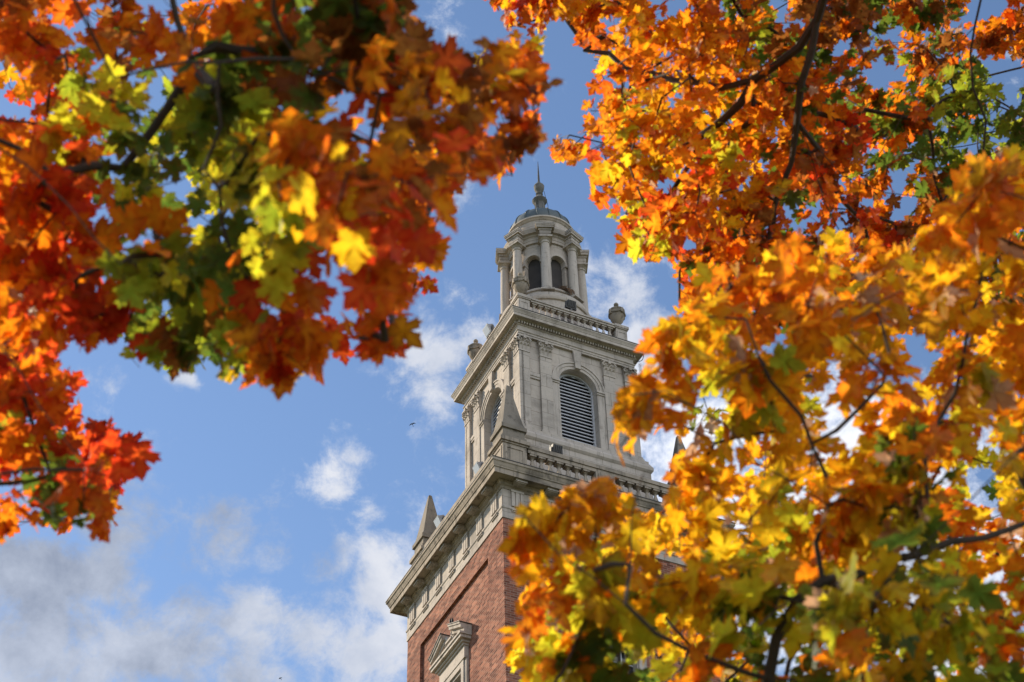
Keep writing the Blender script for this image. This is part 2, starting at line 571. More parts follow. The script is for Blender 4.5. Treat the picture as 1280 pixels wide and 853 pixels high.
# --- pedimented windows
wi = WK - PD
for k in range(4):
    fr = MB()
    fr.T = side(k)
    for s in (-1, 1):
        a, b = sorted((s * 0.83, s * 1.06))
        fr.box(a, b, wi - .2, wi + .16, OZ0, 37.86)
        a, b = sorted((s * 0.78, s * 0.90))
        fr.box(a, b, wi - .25, wi + .08, OZ0, 37.6)
        a, b = sorted((s * 1.062, s * 1.22))
        fr.box(a, b, wi - .05, wi + .10, OZ0, 37.9)
    fr.box(-0.83, 0.83, wi - .2, wi + .16, 37.6, 37.86)
    fr.box(-0.78, 0.78, wi - .25, wi + .08, 37.48, 37.6)
    fr.box(-1.22, 1.22, wi - .05, wi + .19, 37.862, 38.40)
    fr.box(-1.4, 1.4, wi - .05, wi + .3, OZ0 - .3, OZ0)
    w = tpart('window', fr, LIME)
    pd = MB()
    pd.T = side(k)
    fl_ = MB()
    fl_.T = side(k)
    for h, o, z0, z1 in ((1.26, .25, 38.402, 38.50), (1.34, .33, 38.50, 38.60), (1.47, .46, 38.60, 38.74), (1.52, .51, 38.74, 38.84)):
        pd.box(-h, h, wi - .02, wi + o, z0, z1)
    for s in (-1, 1):
        # raking cornices that stop short of the middle
        for lo, hi, o in ((0.0, 0.16, .34), (0.16, 0.30, .48), (0.30, 0.38, .53)):
            q = [(s * 1.52, 38.842 + lo), (s * 0.36, 39.38 + lo), (s * 0.36, 39.38 + hi), (s * 1.52, 38.842 + hi)]
            pd.prism(q if s > 0 else q[::-1], wi - .02, wi + o)
        pd.prism([(s * 1.3, 38.842), (s * 0.36, 38.842), (s * 0.36, 39.36)][::s], wi - .02, wi + .16)
        # rolled ends
        pts = [(s * (.36 - .15 * math.sin(t)), wi + .25, 39.30 + .15 * math.cos(t) + .12) for t in np.linspace(0, 4.2, 10)]
        pd.tube(pts, np.linspace(.12, .05, 10), 6)
    for s in (-1, 1):
        q = [(s * 1.56, 38.842 + .382), (s * 0.34, 39.40 + .382), (s * 0.34, 39.40 + .41), (s * 1.56, 38.842 + .41)]
        fl_.prism(q if s > 0 else q[::-1], wi - .02, wi + .56)
    pd.box(-.22, .22, wi - .02, wi + .30, 38.842, 39.25)
    pd.box(-.28, .28, wi - .02, wi + .36, 39.25, 39.34)
    tpart('pediment', pd, LIME, w)
    tpart('pediment_flashing', fl_, LEAD, w)
    pn = MB()
    pn.T = side(k)
    pn.box(-.80, .80, wi - .30, wi - .26, OZ0, 37.6)
    p_ = tpart('pane', pn, GLASS, w)
    gb = MB()
    gb.T = side(k)
    for x in (-.27, .27):
        gb.box(x - .03, x + .03, wi - .26, wi - .2, OZ0, 37.5)
    for z in np.arange(OZ0 + .7, 37.4, .75):
        gb.box(-.79, .79, wi - .258, wi - .21, z - .025, z + .025)
    tpart('glazing_bars', gb, LOUVRE, w)

# --- frieze with triglyphs
mb = MB()
mb.square([(WK - .3, 42.18), (WK + .04, 42.18), (WK + .04, 42.62), (WK + .075, 42.66), (WK + .075, 42.74), (WK + .03, 42.80),
           (WK + .03, 43.60), (WK - .3, 43.60)])
frieze = tpart('frieze', mb, LIMEB)
tg = MB()
for x0, x1, x2 in ((-.26, -.26, -.13), (-.08, -.08, .08), (.13, .13, .26)):
    tg.box(x1, x2, -.075, .02, 42.802, 43.60)
tg.box(-.262, .262, -.03, .02, 42.803, 43.585)
tg.box(-.28, .28, -.095, .02, 43.50, 43.602)
tg.box(-.27, .27, -.09, -.0, 42.59, 42.655)
for i in range(6):
    x = -.23 + i * .092
    tg.box(x - .028, x + .028, -.06, .0, 42.52, 42.59)
tgm = tmesh('triglyph', MB())if False else None
for i in range(len(tg.V)):
    tg.V[i] = tg.V[i] - np.array([0, 0, 42.5])
tgm = tmesh('triglyph', tg)
for k in range(4):
    for i in range(-3, 4):
        x, y = face_xy(k, i * 1.40 if abs(i) < 3 else i * 1.40, WK + .03)
        tput('triglyph', tgm, LIME, frieze, x, y, 42.5, k * math.pi / 2)

# --- lower cornice
mb = MB()
mb.square([(WK - .1, 43.602), (WK + .06, 43.602), (WK + .10, 43.70), (WK + .17, 43.74), (WK + .19, 43.82), (WK + .24, 43.86), (WK + .24, 43.92),
           (5.40, 43.92), (5.40, 43.86), (5.45, 43.86), (5.45, 44.10), (5.49, 44.12), (5.49, 44.16), (5.52, 44.22), (5.56, 44.33), (5.60, 44.36),
           (5.60, 44.47), (5.5, 44.50), (3.0, 44.62)])
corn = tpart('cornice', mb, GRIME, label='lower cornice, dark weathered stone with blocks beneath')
fl = MB()
fl.square([(5.3, 44.512), (5.62, 44.474), (5.62, 44.505), (5.3, 44.56)])
tpart('flashing', fl, LEAD, corn)
md = MB()
md.box(-.25, .25, -.60, 0, .0, .14)
md.box(-.22, .22, -.55, 0, -.035, .0)
for i in range(5):
    for j in range(3):
        md.box(-.18 + i * .08, -.14 + i * .08, -.48 + j * .15, -.42 + j * .15, -.06, -.035)
mdm = tmesh('mutule', md)
for k in range(4):
    for i in range(-3, 4):
        x, y = face_xy(k, i * 1.40, 4.76)
        tput('mutule', mdm, LIME, corn, x, y, 43.77, k * math.pi / 2)


# --- balustrades (lower and upper)
def baluster_mesh(h, r, name):
    b = MB()
    q = r * 1.15
    b.box(-q, q, -q, q, 0, .10 * h)
    b.box(-q, q, -q, q, .91 * h, h)
    b.lathe([(r * .95, .10 * h), (r * .95, .13 * h), (r * .6, .16 * h), (r * .95, .27 * h), (r * 1.05, .36 * h), (r * .85, .50 * h), (r * .5, .68 * h),
             (r * .42, .76 * h), (r * .5, .80 * h), (r * .8, .83 * h), (r * .55, .86 * h), (r * .95, .91 * h)], 8, closed=False)
    return tmesh(name, b, True)


BL = baluster_mesh(1.02, .135, 'baluster')
BU = baluster_mesh(.84, .105, 'baluster')


def balustrade(k, out, zb, z_rail0, z_rail1, xs, halfspan, mids, bm, mat, plinth):
    b = MB()
    b.T = side(k)
    wd = .17
    b.box(-halfspan, halfspan, out - 2 * wd - .03, out + .03, plinth, zb)
    b.box(-halfspan, halfspan, out - 2 * wd, out, z_rail0, z_rail0 + (z_rail1 - z_rail0) * .45)
    b.box(-halfspan, halfspan, out - 2 * wd - .05, out + .05, z_rail0 + (z_rail1 - z_rail0) * .45, z_rail1 - .06)
    b.box(-halfspan, halfspan, out - 2 * wd - .02, out + .02, z_rail1 - .06, z_rail1)
    o = tpart('balustrade', b, mat)
    for xm, hw in mids:
        q = MB()
        q.T = side(k)
        q.box(xm - hw, xm + hw, out - 2 * wd - .06, out + .062, zb + .002, z_rail0 - .002)
        q.box(xm - hw + .1, xm + hw - .1, out + .05, out + .085, zb + .12, z_rail0 - .12)
        tpart('pedestal', q, mat, o)
    for x in xs:
        px, py = face_xy(k, x, out - wd)
        tput('baluster', bm, mat, o, px, py, zb, k * math.pi / 2)
    return o


lowx = [s * v for s in (-1, 1) for v in (.84, 1.25, 1.66, 2.07, 2.48, 2.89, 3.30)]
for k in range(4):
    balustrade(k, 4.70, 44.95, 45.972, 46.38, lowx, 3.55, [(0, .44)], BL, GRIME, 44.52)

# --- obelisks on their pedestals
for k in range(4):
    cx, cy = [(-1, -1), (1, -1), (1, 1), (-1, 1)][k]
    ocx, ocy = cx * 4.17, cy * 4.17
    pm = MB()
    pm.box(ocx - .60, ocx + .60, ocy - .60, ocy + .60, 44.52, 44.95)
    pm.box(ocx - .55, ocx + .55, ocy - .55, ocy + .55, 44.95, 46.16)
    for sx, sy in ((1, 0), (-1, 0), (0, 1), (0, -1)):
        fx, fy = ocx + sx * .55, ocy + sy * .55
        if sx:
            for a, b, z0, z1 in ((-.45, .45, 45.93, 46.03), (-.45, .45, 45.05, 45.15), (-.45, -.36, 45.15, 45.93), (.36, .45, 45.15, 45.93)):
                pm.box(fx - .03, fx + .03, ocy + a, ocy + b, z0, z1)
        else:
            for a, b, z0, z1 in ((-.45, .45, 45.93, 46.03), (-.45, .45, 45.05, 45.15), (-.45, -.36, 45.15, 45.93), (.36, .45, 45.15, 45.93)):
                pm.box(ocx + a, ocx + b, fy - .03, fy + .03, z0, z1)
    pm.box(ocx - .60, ocx + .60, ocy - .60, ocy + .60, 46.16, 46.24)
    pm.box(ocx - .67, ocx + .67, ocy - .67, ocy + .67, 46.24, 46.42)
    om = MB()
    om.box(ocx - .56, ocx + .56, ocy - .56, ocy + .56, 46.422, 46.62)
    om.box(ocx - .50, ocx + .50, ocy - .50, ocy + .50, 46.62, 47.00)
    om.box(ocx - .58, ocx + .58, ocy - .58, ocy + .58, 47.00, 47.20)
    om.box(ocx - .54, ocx + .54, ocy - .54, ocy + .54, 47.20, 47.46, 0.86)
    om.box(ocx - .46, ocx + .46, ocy - .46, ocy + .46, 47.46, 49.78, 0.15)
    om.box(ocx - .066, ocx + .066, ocy - .066, ocy + .066, 49.78, 49.84, 0.3)
    ob = tpart('obelisk', om, OBEL)
    tpart('pedestal', pm, GRIME, ob)

# --- belfry
BW, BI = 2.95, 2.83
AH, ASP = 0.94, 52.34                         # half width and springing of the arched openings
ARC = [(AH * math.cos(t), ASP + AH * math.sin(t)) for t in np.linspace(math.pi, 0, 21)]


def arch_face(mb, x0, x1, z0, z1, out, depth, half, spring, arc, sub=1):
    def strip(a, b, za, zb_):
        for i in range(sub):
            p, q = a + (b - a) * i / sub, a + (b - a) * (i + 1) / sub
            mb.add([(p, out, za), (q, out, za), (q, out, zb_), (p, out, zb_)], [(0, 1, 2, 3)])
    for a, b in ((x0, -half), (half, x1)):
        strip(a, b, z0, spring)
        strip(a, b, spring, z1)
    for (xa, za), (xb, zb_) in zip(arc[:-1], arc[1:]):
        mb.add([(xa, out, za), (xb, out, zb_), (xb, out, z1), (xa, out, z1)], [(0, 1, 2, 3)])
    ring = [(-half, z0)] + arc + [(half, z0)]
    for (xa, za), (xb, zb_) in zip(ring[:-1], ring[1:]):
        mb.add([(xa, out, za), (xa, out - depth, za), (xb, out - depth, zb_), (xb, out, zb_)], [(0, 1, 2, 3)])
    mb.add([(-half, out, z0), (half, out, z0), (half, out - depth, z0), (-half, out - depth, z0)], [(0, 1, 2, 3)])


mb = MB()
for k in range(4):
    mb.T = side(k)
    arch_face(mb, -BI, BI, 48.86, 54.40, BI, .46, AH, ASP, ARC)
mb.T = None
# base courses under the order
mb.square([(3.28, 44.55), (3.28, 45.3), (3.22, 45.36), (3.20, 48.10), (3.24, 48.14), (3.30, 48.22), (3.30, 48.40), (3.26, 48.46), (3.20, 48.60), (3.16, 48.66),
           (3.16, 48.78), (2.6, 48.86)])
belfry = tpart('belfry', mb, LIMEB)

CAPS = MB()
PILM = {}
rr = random.Random(3)
for k in range(4):
    for xa, xb in ((-2.95, -2.43), (-1.90, -1.33), (1.33, 1.90), (2.43, 2.95)):
        p = MB()
        p.T = side(k)
        corner = abs(xa + xb) > 4
        o0 = BI - .1
        # corner pilasters stop against the one on the next face
        x0, x1 = xa, xb
        if corner:
            x0, x1 = (xa + .001, xb) if xa < 0 else (xa, xb - .001)
            if xa < 0:
                x0 = -BW + .125
        if corner and xa > 0:
            x1 = BW
        p.box(x0, x1, o0, BW, 49.10, 53.42)
        f_ = 0.0
        p.box(x0 - (.0 if corner and xa < 0 else .05), x1 + (.05 if not (corner and xa > 0) else .05), o0, BW + .05, 48.97, 49.10)
        p.box(x0 - (.0 if corner and xa < 0 else .09), x1 + (.09 if not (corner and xa > 0) else .09), o0, BW + .09, 48.80, 48.97)
        po = tpart('pilaster', p, LIMEB, belfry)
        # Corinthian capital: necking, bell, rows of leaves, volutes, abacus
        c = MB()
        c.T = side(k)
        xc, hw = (xa + xb) / 2, (xb - xa) / 2
        c.box(xa - .02, xb + .02, o0, BW + .03, 53.40, 53.47)
        c.add([(xa, o0, 53.47), (xb, o0, 53.47), (xb, BW, 53.47), (xa, BW, 53.47),
               (xa - .05, o0, 54.20), (xb + .05, o0, 54.20), (xb + .05, BW + .05, 54.20), (xa - .05, BW + .05, 54.20)],
              [(0, 1, 5, 4), (1, 2, 6, 5), (2, 3, 7, 6), (3, 0, 4, 7)])
        for row, (zz, hh, n, so) in enumerate(((53.47, .34, 3, .03), (53.66, .36, 4, .05))):
            for i in range(n):
                xx = xa + (i + .5) * (xb - xa) / n
                ww = (xb - xa) / n * .40
                for dx, oo in ((0, so),):
                    c.add([(xx - ww, BW + .01, zz), (xx + ww, BW + .01, zz), (xx + ww * 1.1, BW + so + .03, zz + hh * .7), (xx - ww * 1.1, BW + so + .03, zz + hh * .7),
                           (xx, BW + so + .13, zz + hh), (xx - ww * .5, BW + so + .11, zz + hh * .86), (xx + ww * .5, BW + so + .11, zz + hh * .86),
                           (xx, BW + .0, zz + hh * .9)],
                          [(0, 1, 2, 3), (3, 2, 6, 5), (5, 6, 4), (3, 5, 7), (5, 4, 7), (4, 6, 7), (6, 2, 7), (2, 1, 7), (0, 3, 7)])
        for s in (-1, 1):
            t_ = np.linspace(0, 5.5, 12)
            rad = np.linspace(.13, .04, 12)
            pts = np.stack([xc + s * (hw - .05) + s * rad * np.sin(t_), np.full(12, BW + .09), 54.02 + rad * np.cos(t_)], 1)
            c.tube(pts, np.linspace(.05, .03, 12), 5)
        c.box(xa - .09, xb + .09, o0, BW + .12, 54.20, 54.27)
        c.box(xa - .06, xb + .06, o0, BW + .09, 54.27, 54.33)
        c.box(xc - .07, xc + .07, BW, BW + .15, 54.10, 54.30)
        tpart('capital', c, LIME, belfry)
    # arch surround, imposts, keystone, string course between the pilasters
    a = MB()
    a.T = side(k)
    for r0, r1, o1 in ((AH + .01, AH + .17, BI + .05), (AH + .17, AH + .32, BI + .08), (AH + .32, AH + .39, BI + .12)):
        th = np.linspace(0, math.pi, 25)
        n = len(th)
        v = [(r * math.cos(t), o, ASP + r * math.sin(t)) for t in th for (r, o) in ((r0, BI - .02), (r0, o1), (r1, o1), (r1, BI - .02))]
        f = [(4 * i + j, 4 * i + j + 1, 4 * i + j + 5, 4 * i + j + 4) for i in range(n - 1) for j in range(3)]
        a.add(v, f)
    for s in (-1, 1):
        q = sorted((s * (AH + .01), s * 1.32))
        a.box(q[0], q[1], BI - .02, BI + .07, 48.86, 52.12)
        a.box(q[0] - .02, q[1] + .0, BI - .02, BI + .11, 52.12, 52.22)
        a.box(q[0] - .04, q[1] + .0, BI - .02, BI + .15, 52.22, 52.338)
        q = sorted((s * 1.91, s * 2.42))
        a.box(q[0], q[1], BI - .02, BI + .06, 52.00, 52.12)
        a.box(q[0], q[1], BI - .02, BI + .09, 52.12, 52.30)
    tpart('archivolt', a, LIME, belfry)
    kx = MB()
    kx.T = side(k)
    kx.prism([(-.13, ASP + AH + .02), (.13, ASP + AH + .02), (.21, 54.335), (-.21, 54.335)], BI - .02, BI + .17)
    tpart('keystone', kx, LIME, belfry)
    # louvred opening
    lf = MB()
    lf.T = side(k)
    lo = BI - .40
    ring_o = [(-AH + .002, 48.865)] + [(x * .998, z - .002) for x, z in ARC] + [(AH - .002, 48.865)]
    ring_i = [(-AH + .09, 48.93)] + [(x * (AH - .09) / AH, ASP + (z - ASP) * (AH - .09) / AH) for x, z in ARC] + [(AH - .09, 48.93)]
    n = len(ring_o)
    v = [(x, o, z) for (x, z), (xi, zi) in zip(ring_o, ring_i) for (x, o, z) in ((x, lo + .1, z), (xi, lo + .1, zi), (xi, lo - .02, zi))]
    f = [(3 * i + j, 3 * ((i + 1) % n) + j, 3 * ((i + 1) % n) + j + 1, 3 * i + j + 1) for i in range(n) for j in range(2)]
    lf.add(v, f)
    lw = tpart('louvred_window', lf, LOUVRE)
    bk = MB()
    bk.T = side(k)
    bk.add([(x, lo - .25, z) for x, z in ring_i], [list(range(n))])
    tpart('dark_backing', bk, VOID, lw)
    sl = MB()
    sl.T = side(k)
    z = 49.0
    while z < ASP + AH - .14:
        h = AH - .092
        zz = z + .06
        if zz > ASP:
            h = math.sqrt(max(0.01, (AH - .10) ** 2 - (zz - ASP) ** 2))
        sl.add([(-h, lo + .06, z), (h, lo + .06, z), (h, lo + .06, z + .055), (-h, lo + .06, z + .055),
                (-h, lo - .06, z + .075), (h, lo - .06, z + .075), (h, lo - .06, z + .10), (-h, lo - .06, z + .10)],
               [(0, 1, 2, 3), (3, 2, 6, 7), (4, 5, 1, 0), (7, 6, 5, 4)])
        z += .196
    tpart('slats', sl, LOUVRE, lw)

# --- upper entablature and cornice
mb = MB()
mb.square([(2.7, 54.337), (2.96, 54.337), (2.96, 54.44), (2.985, 54.445), (2.985, 54.54), (3.03, 54.57), (3.03, 54.61), (2.96, 54.63), (2.96, 54.90), (3.02, 54.93),
           (3.02, 54.96), (2.99, 54.965), (2.99, 55.10), (3.14, 55.11), (3.17, 55.16), (3.32, 55.16), (3.32, 55.12), (3.345, 55.12), (3.345, 55.27), (3.37, 55.29), (3.37, 55.32),
           (3.42, 55.41), (3.44, 55.43), (3.44, 55.50), (3.35, 55.52), (1.6, 55.60)])
ucorn = tpart('cornice', mb, LIME, label='upper cornice of pale stone with a row of dentils')
fl = MB()
fl.square([(3.2, 55.54), (3.46, 55.505), (3.46, 55.535), (3.2, 55.58)])
tpart('flashing', fl, LEAD, ucorn)
dm = MB()
for k in range(4):
    dm.T = side(k)
    for i in range(-22, 23):
        x = i * .1345
        dm.box(x - .036, x + .036, 2.98, 3.12, 54.965, 55.098)
tpart('dentil_course', dm, LIME, ucorn)

upx = np.linspace(-1.98, 1.98, 13)
for k in range(4):
    balustrade(k, 2.84, 55.94, 56.782, 57.02, upx, 2.2, [], BU, LIME, 55.56)

URN = [(.16, -.02), (.22, .0), (.22, .05), (.12, .12), (.10, .18), (.17, .24), (.30, .36), (.38, .55), (.40, .72), (.39, .80), (.43, .84), (.43, .90), (.33, .95), (.22, 1.05),
       (.13, 1.12), (.08, 1.16), (.07, 1.19), (.12, 1.23), (.13, 1.29), (.09, 1.35), (.0, 1.38)]
for k in range(4):
    cx, cy = [(-1, -1), (1, -1), (1, 1), (-1, 1)][k]
    ux, uy = cx * 2.54, cy * 2.54
    u = MB()
    u.lathe([(r * .92, 57.16 + z * 1.18) for r, z in URN], 16, (ux, uy))
    # swags over the shoulder
    for j in range(4):
        th = np.linspace(j * math.pi / 2 + .15, (j + 1) * math.pi / 2 + .15, 9)
        s_ = np.linspace(-1, 1, 9)
        rr_ = .375
        u.tube(np.stack([ux + rr_ * np.cos(th), uy + rr_ * np.sin(th), 57.14 + .98 - .20 * (1 - s_ ** 2)], 1), .05, 5)
        u.box(ux + rr_ * math.cos(th[0]) - .06, ux + rr_ * math.cos(th[0]) + .06, uy + rr_ * math.sin(th[0]) - .06, uy + rr_ * math.sin(th[0]) + .06, 57.90, 58.18)
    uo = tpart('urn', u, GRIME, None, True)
    p = MB()
    p.box(ux - .33, ux + .33, uy - .33, uy + .33, 55.56, 55.94)
    p.box(ux - .29, ux + .29, uy - .29, uy + .29, 55.94, 56.82)
    for sx, sy in ((1, 0), (-1, 0), (0, 1), (0, -1)):
        for a, b, z0, z1 in ((-.23, .23, 56.60, 56.66), (-.23, .23, 56.02, 56.08), (-.23, -.17, 56.08, 56.60), (.17, .23, 56.08, 56.60)):
            if sx:
                p.box(ux + sx * .29 - .02, ux + sx * .29 + .02, uy + a, uy + b, z0, z1)
            else:
                p.box(ux + a, ux + b, uy + sy * .29 - .02, uy + sy * .29 + .02, z0, z1)
    p.box(ux - .34, ux + .34, uy - .34, uy + .34, 56.82, 56.88)
    p.box(ux - .37, ux + .37, uy - .37, uy + .37, 56.88, 57.04)
    p.box(ux - .26, ux + .26, uy - .26, uy + .26, 57.04, 57.145)
    tpart('pedestal', p, LIME, uo)

# --- cupola
RW = 1.62


def arcmap(a0, rad):
    """local frame of one bay: x is arc length, y is radius"""
    def T(v):
        a = a0 + v[:, 0] / rad
        return np.stack([v[:, 1] * np.sin(a), -v[:, 1] * np.cos(a), v[:, 2]], 1)
    return T


mb = MB()
bay = math.pi / 4 * RW
CH, CSP = 0.39, 61.36
CARC = [(CH * math.cos(t), CSP + CH * math.sin(t)) for t in np.linspace(math.pi, 0, 13)]
for k in range(8):
    mb.T = arcmap(k * math.pi / 4, RW)
    arch_face(mb, -bay / 2, bay / 2, 59.40, 62.55, RW, .30, CH, CSP, CARC, 3)
mb.T = None
mb.lathe([(2.30, 55.55), (2.30, 57.6), (2.22, 57.75), (2.16, 57.78), (2.16, 58.20), (2.24, 58.22), (2.28, 58.30), (2.28, 58.42), (2.20, 58.48), (2.16, 58.60), (2.16, 58.72), (1.78, 58.74),
          (1.70, 58.78), (1.70, 59.24), (1.78, 59.26), (1.78, 59.38), (1.64, 59.44), (1.2, 59.44)], 48, closed=False)
cup = tpart('cupola', mb, LIMEB, None, True)
for k in range(8):
    s = MB()
    s.T = arcmap(k * math.pi / 4, RW)
    n = len(CARC)
    # moulding round each arch and impost blocks
    for r0, r1, o1 in ((CH + .005, CH + .14, RW + .06),):
        v = [(r * math.cos(t), o, CSP + r * math.sin(t)) for t in np.linspace(0, math.pi, 15) for (r, o) in ((r0, RW - .02), (r0, o1), (r1, o1), (r1, RW - .02))]
        s.add(v, [(4 * i + j, 4 * i + j + 1, 4 * i + j + 5, 4 * i + j + 4) for i in range(14) for j in range(3)])
    for q in (-1, 1):
        a, b = sorted((q * (CH - .02), q * (CH + .2)))
        s.box(a, b, RW - .25, RW + .10, CSP - .16, CSP - .004)
    tpart('arch_moulding', s, LIME, cup)
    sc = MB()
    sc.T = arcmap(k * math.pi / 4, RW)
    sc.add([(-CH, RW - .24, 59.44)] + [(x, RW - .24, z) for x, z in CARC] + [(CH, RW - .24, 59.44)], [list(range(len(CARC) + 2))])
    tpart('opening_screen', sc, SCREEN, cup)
colm = MB()
colm.box(-.33, .33, -.33, .33, 0, .09)
colm.lathe([(.31, .09), (.33, .14), (.31, .19), (.26, .22), (.28, .27), (.245, .31), (.245, .8), (.24, 1.6), (.225, 2.5), (.205, 3.30), (.205, 3.32), (.24, 3.34), (.24, 3.39), (.21, 3.41), (.21, 3.50),
            (.25, 3.53), (.31, 3.60)], 18, closed=False)
colm.box(-.34, .34, -.34, .34, 3.60, 3.70)
colmesh = tmesh('column', colm, True)
RC = 1.90
ent = MB()
ent.lathe([(1.60, 62.552), (1.72, 62.552), (1.72, 62.72), (1.74, 62.73), (1.74, 62.92), (1.80, 62.96), (1.82, 63.04), (1.96, 63.06), (1.96, 63.16), (2.02, 63.24), (2.03, 63.30), (1.66, 63.36),
           (1.66, 63.46), (1.62, 63.48), (1.60, 64.24), (1.66, 64.27), (1.70, 64.34), (1.76, 64.36), (1.76, 64.46), (1.60, 64.50)], 64, closed=False)
ento = tpart('entablature', ent, LIMEB, cup, True)
for k in range(8):
    a = R(22.5 + 45 * k)
    # local (x, out) at angle a from the -y axis
    cxp, cyp = RC * math.sin(a), -RC * math.cos(a)
    tput('column', colmesh, LIME, cup, cxp, cyp, 58.85, a)
    b = MB()
    ca_, sa_ = math.cos(a), math.sin(a)

    def Tb(v, ca_=ca_, sa_=sa_):
        x, y, z = v[:, 0], -v[:, 1], v[:, 2]
        return np.stack([x * ca_ - y * sa_, x * sa_ + y * ca_, z], 1)
    b.T = Tb
    for h, o, z0, z1 in ((.27, 2.15, 62.551, 62.72), (.285, 2.165, 62.72, 62.93), (.33, 2.20, 62.93, 63.05), (.43, 2.28, 63.05, 63.16), (.46, 2.31, 63.16, 63.23), (.48, 2.33, 63.23, 63.31),
                         (.40, 2.24, 63.31, 63.37)):
        b.box(-h, h, 1.5, o, z0, z1)
    b.box(-.22, .22, 1.5, 1.78, 63.37, 63.62)
    ebo = tpart('entablature_block', b, LIME, cup)
    b = MB()
    b.T = Tb
    b.box(-.485, .485, 1.6, 2.335, 63.312, 63.33)
    tpart('block_flashing', b, LEAD, cup)
# floor and ceiling inside the lantern keep it dark
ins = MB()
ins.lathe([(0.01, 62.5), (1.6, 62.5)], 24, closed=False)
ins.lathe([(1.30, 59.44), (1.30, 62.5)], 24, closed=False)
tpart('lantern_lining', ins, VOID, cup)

# --- dome
dmv = MB()
RD = 1.62
prof = [(1.70, 64.502), (1.70, 64.56), (RD, 64.60)] + [(RD * math.cos(t), 64.60 + 1.42 * math.sin(t)) for t in np.linspace(.05, 1.38, 14)]
dmv.lathe(prof, 48, closed=False)
dome = tpart('dome', dmv, COPPER, None, True)
for k in range(16):
    a = 2 * math.pi * k / 16 + R(11.25)
    rb = MB()
    pts = [((r + .012) * math.sin(a), -(r + .012) * math.cos(a), z + .012) for r, z in prof[2:]]
    rb.tube(pts, .034, 5)
    tpart('rib', rb, COPPER, dome)

# --- finial
fm = MB()
fm.lathe([(.40, 65.90), (.42, 66.02), (.36, 66.06), (.27, 66.12), (.24, 66.3), (.225, 67.1), (.24, 67.14), (.29, 67.2), (.36, 67.26), (.40, 67.34), (.36, 67.42), (.20, 67.50), (.13, 67.58), (.11, 67.78), (.19, 67.86),
          (.15, 67.92), (.11, 67.96), (.13, 68.02), (.22, 68.12), (.265, 68.28), (.265, 68.40), (.28, 68.44), (.26, 68.5), (.12, 68.62), (.08, 68.70), (.09, 68.78), (.0, 68.8)], 16)
for j in range(8):
    a = j * math.pi / 4 + .2
    fm.tube([(.25 * math.cos(a), .25 * math.sin(a), 66.12), (.235 * math.cos(a), .235 * math.sin(a), 67.12)], .035, 5)
fin = tpart('finial', fm, FINST, None, True)
sp = MB()
sp.lathe([(.06, 68.78), (.055, 69.2), (.032, 69.9), (.012, 70.42)], 8)
tpart('spike', sp, WIRE, fin)
lr = MB()
lr.tube([(.42, -.10, 66.0), (.42, -.10, 67.1), (.30, -.05, 67.9), (.27, -.03, 68.2)], .014, 5)
tpart('lightning_rod', lr, WIRE, fin)

# --- cable hanging off the upper cornice's corner
cb = MB()
t_ = np.linspace(0, 1, 14)
cb.tube(np.stack([3.36 - .30 * t_ + .12 * np.sin(math.pi * t_), np.full(14, -3.30) + .25 * t_, 55.42 - .62 * t_ - .20 * np.sin(math.pi * t_)], 1), .018, 5)
tpart('hanging_cable', cb, WIRE)


# ------------------------------------------------------------------ things on the tower
def to_world(x, y, z):
    c, s = math.cos(TROT), math.sin(TROT)
    return (TX + (x * c - y * s) * S, TY + (x * s + y * c) * S, GZ + (z - ZB) * S)


def floodlight(x, y, z, rz, label, size=1.0, tilt=0.5, mat=None, post=0.0):
    o = bpy.data.objects.new('floodlight', None)
    C.objects.link(o)
    o.location = to_world(x, y, z)
    o.rotation_euler = (0, 0, TROT + rz)
    tag(o, label, 'floodlight', 'floodlights mounted on the tower balustrades')
    s = size
    h = MB()

    def Tl(v):
        y, z = v[:, 1], v[:, 2] - .14 * s
        c, sn = math.cos(tilt), math.sin(tilt)
        return np.stack([v[:, 0], y * c - z * sn, y * sn + z * c + .20 * s + post], 1)
    h.T = Tl
    h.box(-.15 * s, .15 * s, -.10 * s, .08 * s, .0, .27 * s)
    h.box(-.165 * s, .165 * s, -.125 * s, -.10 * s, -.015 * s, .285 * s)
    for i in range(5):
        h.box(-.13 * s + i * .06 * s, -.11 * s + i * .06 * s, .08 * s, .11 * s, .02 * s, .25 * s)
    link('housing', h.mesh('housing'), mat or FLOODM, o)
    g = MB()
    g.T = Tl
    g.box(-.14 * s, .14 * s, -.131 * s, -.126 * s, .01 * s, .26 * s)
    link('lens', g.mesh('lens'), LENS if mat is None else mat, o)
    b = MB()
    b.box(-.19 * s, -.17 * s, -.03, .03, post, .26 * s + post)
    b.box(.17 * s, .19 * s, -.03, .03, post, .26 * s + post)
    b.box(-.19 * s, .19 * s, -.035, .035, post, post + .025)
    b.box(-.03, .03, -.03, .03, 0, post + .01)
    b.box(-.07, .07, -.06, .06, 0, .015)
    link('bracket', b.mesh('bracket'), FLOODD, o)
    return o


# rz: lens looks along local -y turned by rz
floodlight(-2.70, .55, 57.03, math.pi / 2 + math.pi, 'small grey floodlight on the upper balustrade rail, on the sunlit side', 1.1, .45, None, .20)
floodlight(-4.55, -2.15, 46.39, math.pi / 2 + math.pi, 'pale grey floodlight on the lower rail in front of the sunlit louvred arch', 1.0, .45)
floodlight(-4.55, 1.95, 46.39, math.pi / 2 + math.pi, 'pale grey floodlight on the lower rail beside the far obelisk', 1.05, .45)
floodlight(-.02, -2.70, 57.03, math.pi, 'dark floodlight on the upper balustrade rail below the cupola columns', .95, -.3, FLOODD, .16)
floodlight(-2.15, -4.55, 46.39, math.pi, 'dark floodlight on the lower balustrade rail below the shaded louvred arch', 1.0, -.3, FLOODD)

